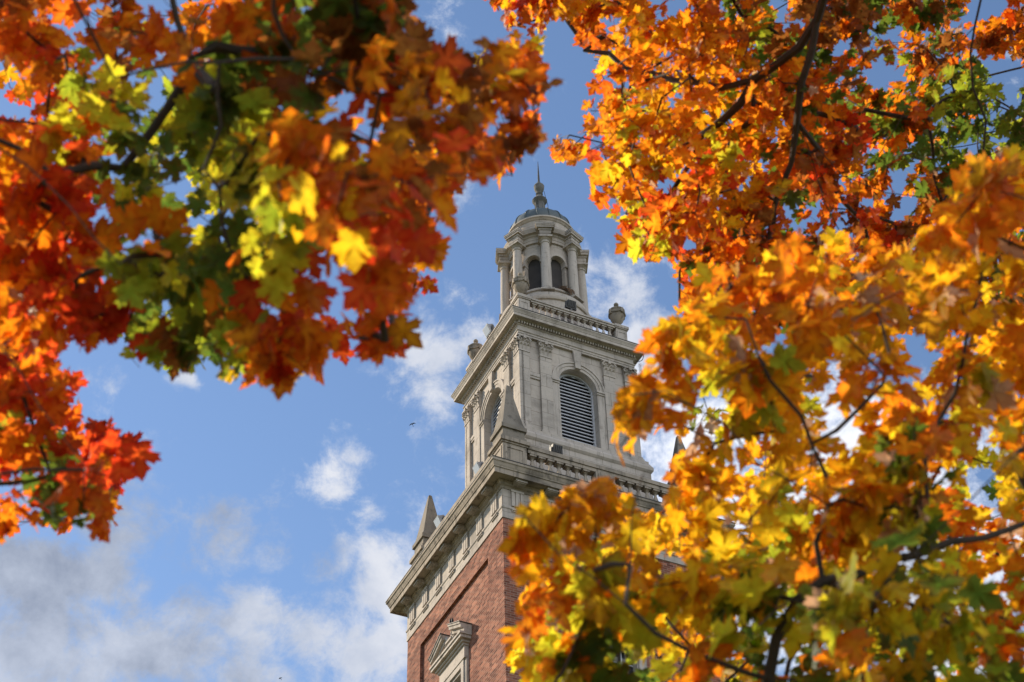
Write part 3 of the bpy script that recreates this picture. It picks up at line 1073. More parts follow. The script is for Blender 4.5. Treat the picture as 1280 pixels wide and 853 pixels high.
# twig nest on the cupola's sill
nb = MB()
r_ = random.Random(5)
for i in range(110):
    a, rad = r_.uniform(0, 6.28), r_.uniform(.02, .22)
    c0 = np.array([rad * math.cos(a) * 1.1, rad * math.sin(a) * .7, r_.uniform(0, .16)])
    d = np.array([r_.uniform(-1, 1), r_.uniform(-1, 1), r_.uniform(-.5, .35)])
    d /= np.linalg.norm(d)
    L = r_.uniform(.08, .22)
    nb.tube([c0 - d * L * .5, c0 + np.array([0, 0, r_.uniform(-.02, .03)]), c0 + d * L * .5], .006, 4)
for i in range(26):
    x = r_.uniform(.0, .26)
    nb.tube([(x, -.06, .08), (x + r_.uniform(-.03, .06), -.17, .02), (x + r_.uniform(-.05, .1), -.22, -r_.uniform(.1, .3))], .006, 4)
no = link('bird_nest', nb.mesh('bird_nest'), TWIG, None, to_world(.24, -1.70, 59.40), TROT)
tag(no, 'messy brown twig nest on the sill of a cupola arch', 'nest')


def bird_mesh(name, span, flap, perched=False):
    b = MB()
    if perched:
        b.T = None
        prof = [(.0, -.075), (.012, -.07), (.014, -.02), (.03, .0), (.036, .03), (.03, .06), (.018, .08), (.022, .095), (.02, .11), (.006, .122), (.0, .13)]
        b.lathe([(r, z + .08) for r, z in prof], 10)
        b.tube([(-.005, -.018, .183), (-.004, -.035, .178), (-.003, -.045, .174)], [.008, .005, .001], 5)
        b.tube([(.012, -.01, .08), (.012, -.012, 0)], .004, 4)
        b.tube([(-.012, -.01, .08), (-.012, -.012, 0)], .004, 4)
        return b.mesh(name, True)
    L = span * .5
    ys = np.linspace(-.5, .55, 11)
    prof = [.0, .025, .045, .075, .09, .085, .065, .05, .05, .035, .0]
    b.tube([(0, y * L, 0) for y in ys], [max(.002, p * L * .9) for p in prof], 8)
    b.add([(-.03 * L, -.35 * L, 0), (.03 * L, -.35 * L, 0), (.12 * L, -.72 * L, 0), (-.12 * L, -.72 * L, 0),
           (-.03 * L, -.35 * L, .015), (.03 * L, -.35 * L, .015), (.12 * L, -.72 * L, .01), (-.12 * L, -.72 * L, .01)],
          [(0, 1, 2, 3), (7, 6, 5, 4), (0, 3, 7, 4), (1, 5, 6, 2), (2, 6, 7, 3)])
    for s in (-1, 1):
        st = [(0.04, .12, .22, 0), (.35, .20, .20, .16), (.65, .12, .17, .14), (.9, -.02, .10, .02), (1.0, -.14, .02, -.06)]
        v = []
        for f_, y, ch, zz in st:
            z = zz * flap * L
            v += [(s * f_ * L, (y + ch * .5) * L, z), (s * f_ * L, (y - ch) * L, z), (s * f_ * L, (y - ch) * L, z + .012), (s * f_ * L, (y + ch * .5) * L, z + .022)]
        fs = [(4 * i + j, 4 * i + (j + 1) % 4, 4 * i + 4 + (j + 1) % 4, 4 * i + 4 + j) for i in range(4) for j in range(4)] + [(0, 1, 2, 3), (19, 18, 17, 16)]
        b.add(v, fs)
    return b.mesh(name, True)


for (px, py, d, span, flap, rz, lab) in ((515.5, 530.6, 190, .75, 1.3, 2.8, 'small black bird gliding in blue sky left of the belfry'),
                                         (350.5, 848.2, 200, .65, -.5, 2.3, 'small black bird flying low before the grey cloud bank')):
    o = link('bird', bird_mesh('bird', span, flap), BIRDM, None, tuple(at(px, py, d)), rz)
    o.rotation_euler = (R(35), R(-12 if px < 400 else 6), rz)
    tag(o, lab, 'bird', 'birds in flight')
pm_ = bird_mesh('perched_bird', .3, 0, True)
for dx, rz, lab in ((.40, .5, 'small dark bird perched on the broken pediment, nearer the gap'), (.60, -.4, 'small dark bird perched on the broken pediment, nearer the shaded corner')):
    zr = 39.38 + .42 - (dx - .36) * (.538 / 1.16)
    o = link('perched_bird', pm_, BIRDM, None, to_world(-(wi + .42), -dx, zr), TROT + rz)
    tag(o, lab, 'bird', 'birds perched on the pediment')

# ------------------------------------------------------------------ maples
COLS = {  # base centre colour, edge colour
    'r': ((0.86, 0.14, 0.02), (0.76, 0.05, 0.015)),
    'R': ((0.62, 0.06, 0.02), (0.48, 0.025, 0.015)),
    'o': ((0.95, 0.38, 0.015), (0.90, 0.21, 0.010)),
    'O': ((0.90, 0.27, 0.015), (0.78, 0.12, 0.012)),
    'a': ((0.97, 0.52, 0.015), (0.95, 0.36, 0.010)),
    'y': ((0.97, 0.72, 0.03), (0.97, 0.55, 0.015)),
    'l': ((0.62, 0.66, 0.03), (0.76, 0.62, 0.03)),
    'g': ((0.32, 0.45, 0.03), (0.42, 0.45, 0.03)),
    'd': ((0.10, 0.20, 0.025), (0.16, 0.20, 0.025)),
    'b': ((0.40, 0.17, 0.03), (0.34, 0.10, 0.02)),
    't': ((0.62, 0.40, 0.24), (0.58, 0.33, 0.20)),
}

half = [(0.0, 0.0), (.13, -.08), (.28, -.07), (.46, -.01), (.37, .08), (.44, .17), (.30, .21), (.44, .30), (.62, .36), (.53, .43), (.60, .58), (.44, .56), (.38, .64), (.17, .50),
        (.21, .66), (.30, .74), (.17, .79), (.12, .89), (0.0, 1.04)]
LOUT = np.array(half + [(-x, y) for x, y in half[-2:0:-1]])
LCEN = np.array([0.0, 0.30])
LVX = np.concatenate([[LCEN], LOUT])
# a middle ring gives the blade room to curl
LMID = LCEN + (LOUT - LCEN) * 0.55
LVX = np.concatenate([[LCEN], LMID, LOUT])
NO = len(LOUT)
LT = [(0, 1 + i, 1 + (i + 1) % NO) for i in range(NO)]
LT += [t for i in range(NO) for t in ((1 + i, 1 + NO + i, 1 + NO + (i + 1) % NO), (1 + i, 1 + NO + (i + 1) % NO, 1 + (i + 1) % NO))]
LT = np.array(LT)
lrad = np.linalg.norm(LOUT - LCEN, axis=1)
lrad = (lrad - lrad.min()) / (lrad.max() - lrad.min())
LEDGE = np.concatenate([[0.0], .75 - .55 * lrad, np.full(NO, 1.0)])


def build_leaves(P, D, N, size, c1, c2, curl, petiole, rg):
    """blade vertices of every leaf: base P, direction D, upper normal N"""
    n = len(P)
    D = D / np.linalg.norm(D, axis=1)[:, None]
    N = N - D * (N * D).sum(1)[:, None]
    N /= np.linalg.norm(N, axis=1)[:, None] + 1e-9
    X = np.cross(D, N)
    x = LVX[:, 0][None] * (1 + .12 * rg.standard_normal((n, 1)))
    y = LVX[:, 1][None] * np.ones((n, 1))
    fold = rg.uniform(-.05, .28, (n, 1)) * (1 + curl[:, None] * 1.5)
    droop = rg.uniform(.0, .26, (n, 1)) * (1 + curl[:, None] * 2)
    ph = rg.uniform(0, 6.28, (n, 1))
    ang = np.arctan2(LVX[:, 0], LVX[:, 1] - .3)[None]
    z = fold * np.abs(x) ** 1.3 - droop * y ** 2 * .6 + .07 * np.sin(3 * ang + ph) * LEDGE[None] - (curl[:, None] * .5) * x ** 2
    x = x * (1 - .35 * curl[:, None])
    y = y * (1 - .20 * curl[:, None])
    V = P[:, None] + size[:, None, None] * (x[..., None] * X[:, None] + y[..., None] * D[:, None] + z[..., None] * N[:, None])
    w = LEDGE[None, :, None]
    col = c1[:, None] * (1 - w) + c2[:, None] * w
    nv = LVX.shape[0]
    F = (LT[None] + (np.arange(n) * nv)[:, None, None]).reshape(-1, 3)
    # petioles: slim triangles in cross section
    A = petiole
    B = P
    dr = B - A
    s1 = np.cross(dr, [0.2, 0.3, 0.9])
    s1 /= np.linalg.norm(s1, axis=1)[:, None] + 1e-9
    s2 = np.cross(dr, s1)
    s2 /= np.linalg.norm(s2, axis=1)[:, None] + 1e-9
    rp = .0011
    tri = [s1, -.5 * s1 + .87 * s2, -.5 * s1 - .87 * s2]
    PV = np.stack([A + rp * t for t in tri] + [B + rp * t for t in tri], 1)
    pf = np.array([(0, 1, 4), (0, 4, 3), (1, 2, 5), (1, 5, 4), (2, 0, 3), (2, 3, 5)])
    PF = (pf[None] + (np.arange(n) * 6)[:, None, None]).reshape(-1, 3) + n * nv
    PC = np.repeat((c2 * np.array([.8, .5, .6]))[:, None], 6, 1)
    return np.concatenate([V.reshape(-1, 3), PV.reshape(-1, 3)]), np.concatenate([F, PF]), np.concatenate([col.reshape(-1, 3), PC.reshape(-1, 3)])


def in_poly(x, y, poly):
    inside = np.zeros(len(x), bool)
    p = np.asarray(poly, float)
    for (x0, y0), (x1, y1) in zip(p, np.roll(p, -1, 0)):
        c = ((y0 > y) != (y1 > y))
        with np.errstate(divide='ignore', invalid='ignore'):
            xi = (x1 - x0) * (y - y0) / (y1 - y0) + x0
        inside ^= c & (x < xi)
    return inside


def along(limbs, k, spread, polys, margin, seed):
    """spray tips scattered along the parts of the limbs that lie out of the picture"""
    rq = np.random.default_rng(seed)
    out = []
    for limb, r in limbs:
        L = np.array([np.asarray(p, float) for p in limb])
        for a, b in zip(L[:-1], L[1:]):
            for _ in range(max(1, int(np.linalg.norm(b - a) * k))):
                out.append(a + (b - a) * rq.random() + rq.normal(0, spread, 3) + np.array([0, 0, spread * .3]))
    return outside(np.array(out), [], margin)


def maple(label, base, trunk_pts, trunk_r, limbs, tips, anchors, leaf_size, per_tip, seed, twig_r, polys, margin, far_split, step, leaf_jit=.16, tan=0.0, show_r=.01, holes=()):
    """trunk + limbs + twigs grown from the limbs to every tip + leaves round the tips"""
    rg = np.random.default_rng(seed)
    root = bpy.data.objects.new('maple_tree', None)
    C.objects.link(root)
    root.location = base
    tag(root, label, 'tree', 'autumn maples round the tower')
    base = np.array(base)
    nodes, par, fixed = [], [], []

    def addn(p, q, fx):
        nodes.append(np.asarray(p, float))
        par.append(q)
        fixed.append(fx)
        return len(nodes) - 1

    def nearest(p):
        a = np.array(nodes)
        return int(np.argmin(((a - p) ** 2).sum(1)))
    prev = -1
    for p in trunk_pts:
        if prev >= 0:
            q = nodes[prev]
            n = max(1, int(np.linalg.norm(p - q) / .35))
            for i in range(1, n):
                prev = addn(q + (p - q) * i / n + rg.normal(0, .02, 3), prev, .5)
        prev = addn(p, prev, .5)
    ntr = len(nodes)
    for limb, r in limbs:
        limb = [np.asarray(p, float) for p in limb]
        prev = nearest(limb[0])
        if np.linalg.norm(nodes[prev] - limb[0]) > .02:
            st = [nodes[prev]] + limb
        else:
            st = limb
        # smooth through the given points
        st = np.array(st)
        t = np.concatenate([[0], np.cumsum(np.linalg.norm(np.diff(st, axis=0), axis=1))])
        n = max(3, int(t[-1] / (step * .7)))
        tt = np.linspace(0, t[-1], n)
        sm = np.stack([np.interp(tt, t, st[:, i]) for i in range(3)], 1)
        for _ in range(2):
            sm[1:-1] = .25 * sm[:-2] + .5 * sm[1:-1] + .25 * sm[2:]
        sm[1:] += rg.normal(0, .006 * step / .1, sm[1:].shape)
        for ip, p in enumerate(sm[1:]):
            prev = addn(p, prev, r * (1 - .6 * ip / len(sm)))
    n_fixed = len(nodes)
    # twigs
    arr = np.zeros((400000, 3))
    arr[:n_fixed] = np.array(nodes)
    cnt = n_fixed
    lo = max(ntr - 2, 0)
    d0 = np.array([np.min(((arr[lo:n_fixed] - q) ** 2).sum(1)) for q in tips])
    order = np.argsort(d0)
    ends = []
    for i in order:
        q = tips[i]
        dd = np.sqrt(((arr[lo:cnt] - q) ** 2).sum(1))
        j = int(np.argmin(dd)) + lo
        L = dd[j - lo]
        if L < .03:
            continue
        k = max(1, int(math.ceil(L / step)))
        p0 = arr[j].copy()
        bend = rg.normal(0, .10, 3) * L + np.array([0, 0, .12 * L])
        fr_ = np.linspace(0, 1, max(4, k * 2))[1:, None]
        path = p0 + (q - p0) * fr_ + bend * fr_ * (1 - fr_) * 2
        hx, hy, hd = project(path)
        vis = (hx > -15) & (hx < 1295) & (hy > -15) & (hy < 868) & (hd > 0)
        if vis.any():
            ins = np.zeros(len(hx), bool)
            for pl in polys:
                ins |= in_poly(hx, hy, pl)
            if (vis & ~ins).any():
                continue
        prev = j
        for s in range(1, k + 1):
            f = s / k
            p = p0 + (q - p0) * f + bend * f * (1 - f) * 2
            arr[cnt] = p
            par.append(prev)
            fixed.append(0.0)
            prev = cnt
            cnt += 1
        ends.append(prev)
    arr = arr[:cnt]
    nodes = arr
    par = np.array(par)
    # leaves
    E = np.array(ends)
    tipP, tipD = nodes[E], nodes[E] - nodes[par[E]]
    tipD /= np.linalg.norm(tipD, axis=1)[:, None] + 1e-9
    n = len(E) * per_tip
    I = np.repeat(np.arange(len(E)), per_tip)
    slot = np.tile(np.arange(per_tip), len(E))
    back = (slot // 2) * leaf_size * .55 * rg.uniform(.6, 1.4, n)
    A = tipP[I] - tipD[I] * np.minimum(back, .9 * np.linalg.norm(nodes[E] - nodes[par[E]], axis=1)[I] * 2)[:, None]
    hor = rg.normal(0, 1, (n, 3))
    hor[:, 2] *= .3
    hor -= tipD[I] * (hor * tipD[I]).sum(1)[:, None] * .6
    hor /= np.linalg.norm(hor, axis=1)[:, None]
    pdir = tipD[I] * .5 + hor * .9 + np.array([0, 0, .05])
    pdir /= np.linalg.norm(pdir, axis=1)[:, None]
    size = leaf_size * rg.uniform(.5, 1.2, n)
    P = A + pdir * (size * rg.uniform(.35, .75, n))[:, None] + rg.normal(0, leaf_jit * leaf_size, (n, 3))
    P[:, 2] -= size * .12
    D = pdir * .55 + tipD[I] * .25 + rg.normal(0, .35, (n, 3)) + np.array([0, 0, -.50])
    N = np.array([0, 0, 1.0]) + SUN * .45 + rg.normal(0, .48, (n, 3))
    # colours by where in the crown the spray grows
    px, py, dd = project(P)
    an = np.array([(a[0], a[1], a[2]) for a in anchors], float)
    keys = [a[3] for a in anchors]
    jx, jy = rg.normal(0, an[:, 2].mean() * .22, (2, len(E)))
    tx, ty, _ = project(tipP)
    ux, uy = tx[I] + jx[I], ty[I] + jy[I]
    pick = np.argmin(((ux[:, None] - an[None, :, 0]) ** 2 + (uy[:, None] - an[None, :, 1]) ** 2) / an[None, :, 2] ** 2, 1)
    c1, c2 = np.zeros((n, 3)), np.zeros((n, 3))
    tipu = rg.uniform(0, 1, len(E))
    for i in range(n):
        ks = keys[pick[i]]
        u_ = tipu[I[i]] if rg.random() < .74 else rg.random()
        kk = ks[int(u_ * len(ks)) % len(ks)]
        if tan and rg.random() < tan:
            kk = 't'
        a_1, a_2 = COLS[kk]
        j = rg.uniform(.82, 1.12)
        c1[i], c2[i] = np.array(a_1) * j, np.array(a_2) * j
    curl = np.where(rg.random(n) < .16, rg.uniform(.3, 1.1, n), rg.uniform(0, .25, n))
    brown = rg.random(n) < .13
    c2[brown] = c2[brown] * .45 + np.array([.20, .075, .025]) * .55
    c1, c2 = np.clip(c1, 0, .97), np.clip(c2, 0, .97)
    # leaves keep to the crown's own outline
    ok = np.ones(n, bool)
    Dn = D / np.linalg.norm(D, axis=1)[:, None]
    Xn = np.cross(Dn, N)
    Xn /= np.linalg.norm(Xn, axis=1)[:, None]
    hits = np.zeros(n, int)
    for u_, v_ in ((0, .95), (.5, .45), (-.5, .45), (0, .1)):
        tx_, ty_, td_ = project(P + (Dn * v_ + Xn * u_) * size[:, None])
        infr = (tx_ > -margin) & (tx_ < 1280 + margin) & (ty_ > -margin) & (ty_ < 853 + margin) & (td_ > 0)
        inp = np.zeros(n, bool)
        for pl in polys:
            inp |= in_poly(tx_, ty_, pl)
        for hx_, hy_, hr_ in holes:
            inp &= (tx_ - hx_) ** 2 + (ty_ - hy_) ** 2 > (hr_ * .8) ** 2
        hits += (~infr | inp)
    ok = (hits >= 3)
    # few leaves hang in front of the main limbs
    px2, py2, d2 = project(P + Dn * (size * .5)[:, None])
    lx_, ly_, ld_ = project(nodes[ntr:n_fixed])
    thick = np.array(fixed[ntr:n_fixed])
    big_ = thick >= show_r
    lx_, ly_, ld_, thick = lx_[big_], ly_[big_], ld_[big_], thick[big_]
    near = np.zeros(n, bool)
    for a0 in range(0, len(lx_)):
        near |= ((px2 - lx_[a0]) ** 2 + (py2 - ly_[a0]) ** 2 < (size * FPX / np.maximum(d2, .5) * .42 + thick[a0] * FPX / ld_[a0]) ** 2) & (d2 < ld_[a0] + .1)
    ok &= ~near | (rg.random(n) < .08)
    ok &= (np.linalg.norm(P - CAM, axis=1) > 1.6)
    sel = np.where(ok)[0]
    # pipe model for twig radii
    load = np.zeros(cnt)
    leafy = np.zeros(len(E), bool)
    leafy[I[sel]] = True
    for e_, lv in zip(ends, leafy):
        load[e_] += lv
    for i in range(cnt - 1, ntr - 1, -1):
        if par[i] >= 0:
            load[par[i]] += load[i]
    rad = twig_r * np.maximum(load, 1) ** .40
    fx = np.array(fixed)
    for i in range(ntr, n_fixed):
        rad[i] = max(twig_r, min(rad[i], fx[i] * 1.0)) if fx[i] > 0 else rad[i]
    child = [[] for _ in range(cnt)]
    for i in range(cnt):
        if par[i] >= 0:
            child[par[i]].append(i)
    tr = MB()
    t0 = np.array(trunk_pts)
    idx = list(range(ntr))
    tr.tube(nodes[idx], np.linspace(1, .16, ntr) ** .8 * trunk_r, 14)
    # chains of nodes become tubes
    limb_mb, twig_mb = MB(), MB()
    seen = set(range(ntr))
    stack = [c for i in range(ntr) for c in child[i] if c >= ntr]
    while stack:
        i = stack.pop()
        if i in seen or (i >= n_fixed and load[i] == 0):
            continue
        ch = [par[i], i]
        seen.add(i)
        while True:
            cs = [c for c in child[ch[-1]] if c not in seen and (c < n_fixed or load[c] > 0)]
            if not cs:
                break
            cs.sort(key=lambda c: -rad[c])
            for c in cs[1:]:
                stack.append(c)
            ch.append(cs[0])
            seen.add(cs[0])
        rr_ = rad[ch].copy()
        rr_[0] = min(rad[ch[0]], rr_[1]) if ch[0] >= ntr else rr_[1] * 1.15
        big = ch[1] < n_fixed
        (limb_mb if big else twig_mb).tube(nodes[ch], rr_, 7 if big else 4)
    for o_mb in (tr, limb_mb, twig_mb):
        for v in o_mb.V:
            v -= base
    link('trunk', tr.mesh('trunk', True), BARK, root)
    lo_ = link('branches', limb_mb.mesh('branches', True), BARK, root)
    V, F, col = build_leaves(P[sel], D[sel], N[sel], size[sel], c1[sel], c2[sel], curl[sel], A[sel], rg)
    me = bpy.data.meshes.new('crown')
    V = V - base
    # the fine twigs that carry the leaves
    nleaf = len(F)
    TV = np.concatenate(twig_mb.V)
    TF = np.array([t for q in twig_mb.F for t in ([(q[0], q[1], q[2]), (q[0], q[2], q[3])] if len(q) == 4 else [])])
    F = np.concatenate([F, TF + len(V)])
    V = np.concatenate([V, TV])
    col = np.concatenate([col, np.full((len(TV), 3), .05)])
    me.vertices.add(len(V))
    me.vertices.foreach_set('co', V.astype(np.float32).ravel())
    me.loops.add(len(F) * 3)
    me.loops.foreach_set('vertex_index', F.astype(np.int32).ravel())
    me.polygons.add(len(F))
    me.polygons.foreach_set('loop_start', np.arange(0, len(F) * 3, 3, dtype=np.int32))
    me.update(calc_edges=True)
    me.polygons.foreach_set('use_smooth', [True] * len(F))
    ca = me.attributes.new('leaf_colour', 'FLOAT_COLOR', 'POINT')
    ca.data.foreach_set('color', np.concatenate([col, np.ones((len(col), 1))], 1).astype(np.float32).ravel())
    me.materials.append(LEAF)
    me.materials.append(BARK)
    mi = np.zeros(len(F), np.int32)
    mi[nleaf:] = 1
    me.polygons.foreach_set('material_index', mi)
    link('crown', me, None, root)
    print('maple', label, 'tips', len(E), 'leaves', len(sel))
    return root


def sample(polys, weights, n, depth, rg, erode=0, holes=()):
    out = []
    while len(out) < n:
        pl = polys[rg.choice(len(polys), p=np.array(weights) / sum(weights))]
        a = np.array(pl)
        lo, hi = a.min(0), a.max(0)
        x, y = rg.uniform(lo[0], hi[0], 400), rg.uniform(lo[1], hi[1], 400)
        ok = in_poly(x, y, pl)
        for hx, hy, hr in holes:
            ok &= (x - hx) ** 2 + (y - hy) ** 2 > hr * hr
        for xx, yy in zip(x[ok][:60], y[ok][:60]):
            out.append(at(xx, yy, depth(xx, yy, rg)))
    return np.array(out[:n])


def outside(pts, polys, margin):
    x, y, d = project(pts)
    infr = (x > -margin) & (x < 1280 + margin) & (y > -margin) & (y < 853 + margin) & (d > 0)
    inp = np.zeros(len(pts), bool)
    for pl in polys:
        inp |= in_poly(x, y, pl)
    return pts[~infr | inp]


# ---- left maple: its limbs reach overhead from behind the photographer's left
LPOLY = [(-160, -160), (512, -160), (514, 0), (522, 40), (545, 56), (585, 46), (615, 52), (640, 34), (672, 56), (700, 86), (694, 126), (680, 146), (684, 178), (650, 190),
         (638, 228), (604, 222), (578, 242), (560, 252), (584, 286), (552, 316), (546, 350), (526, 376), (526, 402), (506, 408), (512, 436), (490, 470), (462, 456), (430, 450),
         (395, 474), (352, 490), (330, 500), (302, 482), (280, 492), (262, 466), (235, 466), (178, 472), (158, 440), (148, 412), (130, 420), (118, 450), (84, 442), (66, 456),
         (92, 472), (144, 486), (162, 506), (182, 534), (208, 586), (196, 610), (158, 596), (146, 618), (150, 662), (112, 692), (78, 664), (40, 656), (0, 680), (-160, 700)]
rg = np.random.default_rng(11)


def dl(x, y, rg):
    base = 4.0 + .5 * math.sin(x * .008 + 1) + .3 * math.cos(y * .012)
    return base + .15 + abs(rg.normal(0, .4)) if rg.random() < .5 else base + rg.uniform(.8, 3.4)


LH = [(66, 196, 22), (118, 458, 24), (120, 75, 10), (285, 66, 14), (366, 92, 12), (455, 158, 16), (500, 215, 12), (60, 300, 8), (30, 350, 8), (560, 190, 20), (590, 165, 14), (500, 300, 12)]
ltips = sample([LPOLY], [1], 540, dl, rg, holes=LH)
# the rest of its crown, out of the picture: overhead and to the left
ext = rg.normal(0, 1, (800, 3))
ext /= np.linalg.norm(ext, axis=1)[:, None]
ext = np.array([-3.9, -0.9, 6.6]) + ext * np.array([3.0, 2.6, 2.2]) * rg.uniform(.3, 1, (800, 1)) ** (1 / 3)
ext = outside(ext, [], 140)[:80]
lone = np.array([at(x, y, d) for x, y, d in ((100, 400, 4.5), (60, 412, 4.6), (25, 425, 4.6), (120, 385, 4.6), (80, 372, 4.7), (40, 380, 4.4), (15, 395, 5.2), (165, 560, 4.4), (150, 545, 4.5), (178, 575, 4.4), (105, 640, 4.4), (120, 615, 4.5), (210, 430, 4.5), (250, 425, 4.5), (190, 420, 4.6), (335, 470, 4.5), (300, 455, 4.6), (475, 430, 4.5), (450, 420, 4.5), (565, 262, 4.5), (660, 100, 4.6), (670, 150, 4.6), (640, 195, 4.6), (655, 70, 4.6))])
ltips = np.concatenate([ltips, lone, ext])
T0 = np.array([-4.2, -0.8, 0.0])
trunkL = [T0 + np.array([0, 0, -.1]), T0 + np.array([.05, .0, 1.5]), T0 + np.array([.0, .1, 3.0]), T0 + np.array([.1, .25, 4.6]), T0 + np.array([.1, .4, 6.2]), T0 + np.array([.2, .5, 8.0])]
def al(x, y, d):
    return at(x, y, d - .25)


limbsL = [([trunkL[2], np.array([-2.6, .3, 4.1]), al(330, -420, 3.5), al(343, -60, 3.9), al(343, 0, 4.0), al(358, 76, 4.2), al(398, 91, 4.25), al(428, 106, 4.3), al(459, 131, 4.35), al(500, 124, 4.4), al(545, 113, 4.5), al(600, 118, 4.6)], .0095),
          ([al(358, 76, 4.2), al(320, 80, 4.2), al(272, 65, 4.3), al(200, 83, 4.4), al(150, 100, 4.5)], .005),
          ([al(272, 65, 4.3), al(285, 130, 4.3), al(292, 207, 4.3), al(267, 227, 4.3), al(180, 235, 4.4)], .005),
          ([al(292, 207, 4.3), al(268, 260, 4.3), al(275, 330, 4.35), al(330, 390, 4.4), al(400, 420, 4.4)], .005),
          ([al(459, 131, 4.35), al(470, 190, 4.4), al(455, 260, 4.45), al(470, 330, 4.5)], .0046),
          ([trunkL[2], np.array([-3.2, 1.2, 3.9]), al(-420, 180, 3.9), al(-160, 130, 4.1), al(0, 177, 4.2), al(40, 217, 4.3), al(110, 260, 4.3), al(140, 330, 4.3)], .0044),
          ([al(-160, 130, 4.1), al(-80, 330, 4.1), al(0, 430, 4.2), al(60, 520, 4.2), al(110, 590, 4.25)], .003),
          ([al(343, -60, 3.9), al(262, -40, 4.1), al(246, 40, 4.2), al(237, 65, 4.3)], .005),
          ([trunkL[3], T0 + np.array([1.5, 1.2, 5.6]), T0 + np.array([2.8, 2.2, 6.6])], .03), ([trunkL[3], T0 + np.array([-1.2, 1.5, 5.8]), T0 + np.array([-1.8, 3.2, 7])], .03),
          ([trunkL[4], T0 + np.array([-.5, -1.6, 7]), T0 + np.array([0, -2.4, 8])], .025), ([trunkL[4], T0 + np.array([1.2, -1.0, 7.3]), T0 + np.array([2.4, -1.4, 8])], .025)]
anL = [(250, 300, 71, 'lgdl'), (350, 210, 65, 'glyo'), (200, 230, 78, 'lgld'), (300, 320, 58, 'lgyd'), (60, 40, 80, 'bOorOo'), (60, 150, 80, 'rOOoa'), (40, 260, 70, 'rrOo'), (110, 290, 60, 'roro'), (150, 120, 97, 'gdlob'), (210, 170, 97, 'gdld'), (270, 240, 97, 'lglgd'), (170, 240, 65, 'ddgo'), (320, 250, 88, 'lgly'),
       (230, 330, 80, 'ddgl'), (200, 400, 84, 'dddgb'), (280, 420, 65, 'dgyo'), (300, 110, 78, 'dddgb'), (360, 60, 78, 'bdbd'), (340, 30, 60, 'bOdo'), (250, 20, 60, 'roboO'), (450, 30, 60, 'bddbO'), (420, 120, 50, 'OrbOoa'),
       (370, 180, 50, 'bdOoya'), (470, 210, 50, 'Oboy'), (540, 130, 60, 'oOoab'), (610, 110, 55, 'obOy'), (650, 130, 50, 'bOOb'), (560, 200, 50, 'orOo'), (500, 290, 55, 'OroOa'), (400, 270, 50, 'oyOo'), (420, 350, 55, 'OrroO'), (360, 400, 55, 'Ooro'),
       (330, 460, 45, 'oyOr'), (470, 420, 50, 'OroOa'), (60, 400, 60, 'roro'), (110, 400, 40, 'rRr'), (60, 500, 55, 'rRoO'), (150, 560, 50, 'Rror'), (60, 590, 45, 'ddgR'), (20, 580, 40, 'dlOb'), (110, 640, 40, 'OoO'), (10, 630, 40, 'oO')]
ltips = np.concatenate([ltips, along(limbsL, 7, .45, [], 60, 31)])
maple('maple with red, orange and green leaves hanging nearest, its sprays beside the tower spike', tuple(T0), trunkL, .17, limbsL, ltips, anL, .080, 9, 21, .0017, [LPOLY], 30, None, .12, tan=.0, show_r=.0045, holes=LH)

# ---- upper right maple, farther off
UPOLY = [(596, -120), (600, 0), (622, 14), (642, 44), (668, 48), (684, 36), (690, 12), (712, 30), (722, 62), (742, 74), (730, 98), (745, 112), (700, 120), (690, 140), (706, 158), (686, 178), (690, 198),
         (728, 214), (742, 252), (770, 286), (764, 302), (800, 332), (838, 326), (852, 360), (842, 396), (870, 420), (1000, 420), (1290, 420), (1420, 300), (1420, -120)]
UH = [(1100, 95, 26), (1258, 95, 30), (1212, 185, 16), (1215, 262, 18), (972, 12, 14), (1235, 8, 26), (716, 132, 16), (760, 30, 10), (1050, 290, 12), (1180, 90, 8), (820, 60, 8)]
rg = np.random.default_rng(12)


def du(x, y, rg):
    return 9.2 + 1.2 * math.sin(x * .006) + abs(rg.normal(0, 1.0)) + (rg.uniform(0, 3) if rg.random() < .3 else 0)


utips = sample([UPOLY], [1], 1250, du, rg, holes=UH)
ext = rg.normal(0, 1, (1500, 3))
ext /= np.linalg.norm(ext, axis=1)[:, None]
ext = np.array([6.2, 7.0, 10.2]) + ext * np.array([4.2, 4.0, 3.0]) * rg.uniform(.3, 1, (1500, 1)) ** (1 / 3)
ext = outside(ext, [], 90)[:480]
utips = np.concatenate([utips, ext])
T1 = np.array([7.4, 5.0, float(hill(7.4, 5.0))])
trunkU = [T1 + np.array([0, 0, -.1]), T1 + np.array([.05, 0, 2.5]), T1 + np.array([-.1, .1, 5]), T1 + np.array([-.2, .2, 7.5]), T1 + np.array([-.1, .4, 10]), T1 + np.array([0, .5, 12.5])]
def au(x, y, d):
    return at(x, y, d - 1.1)


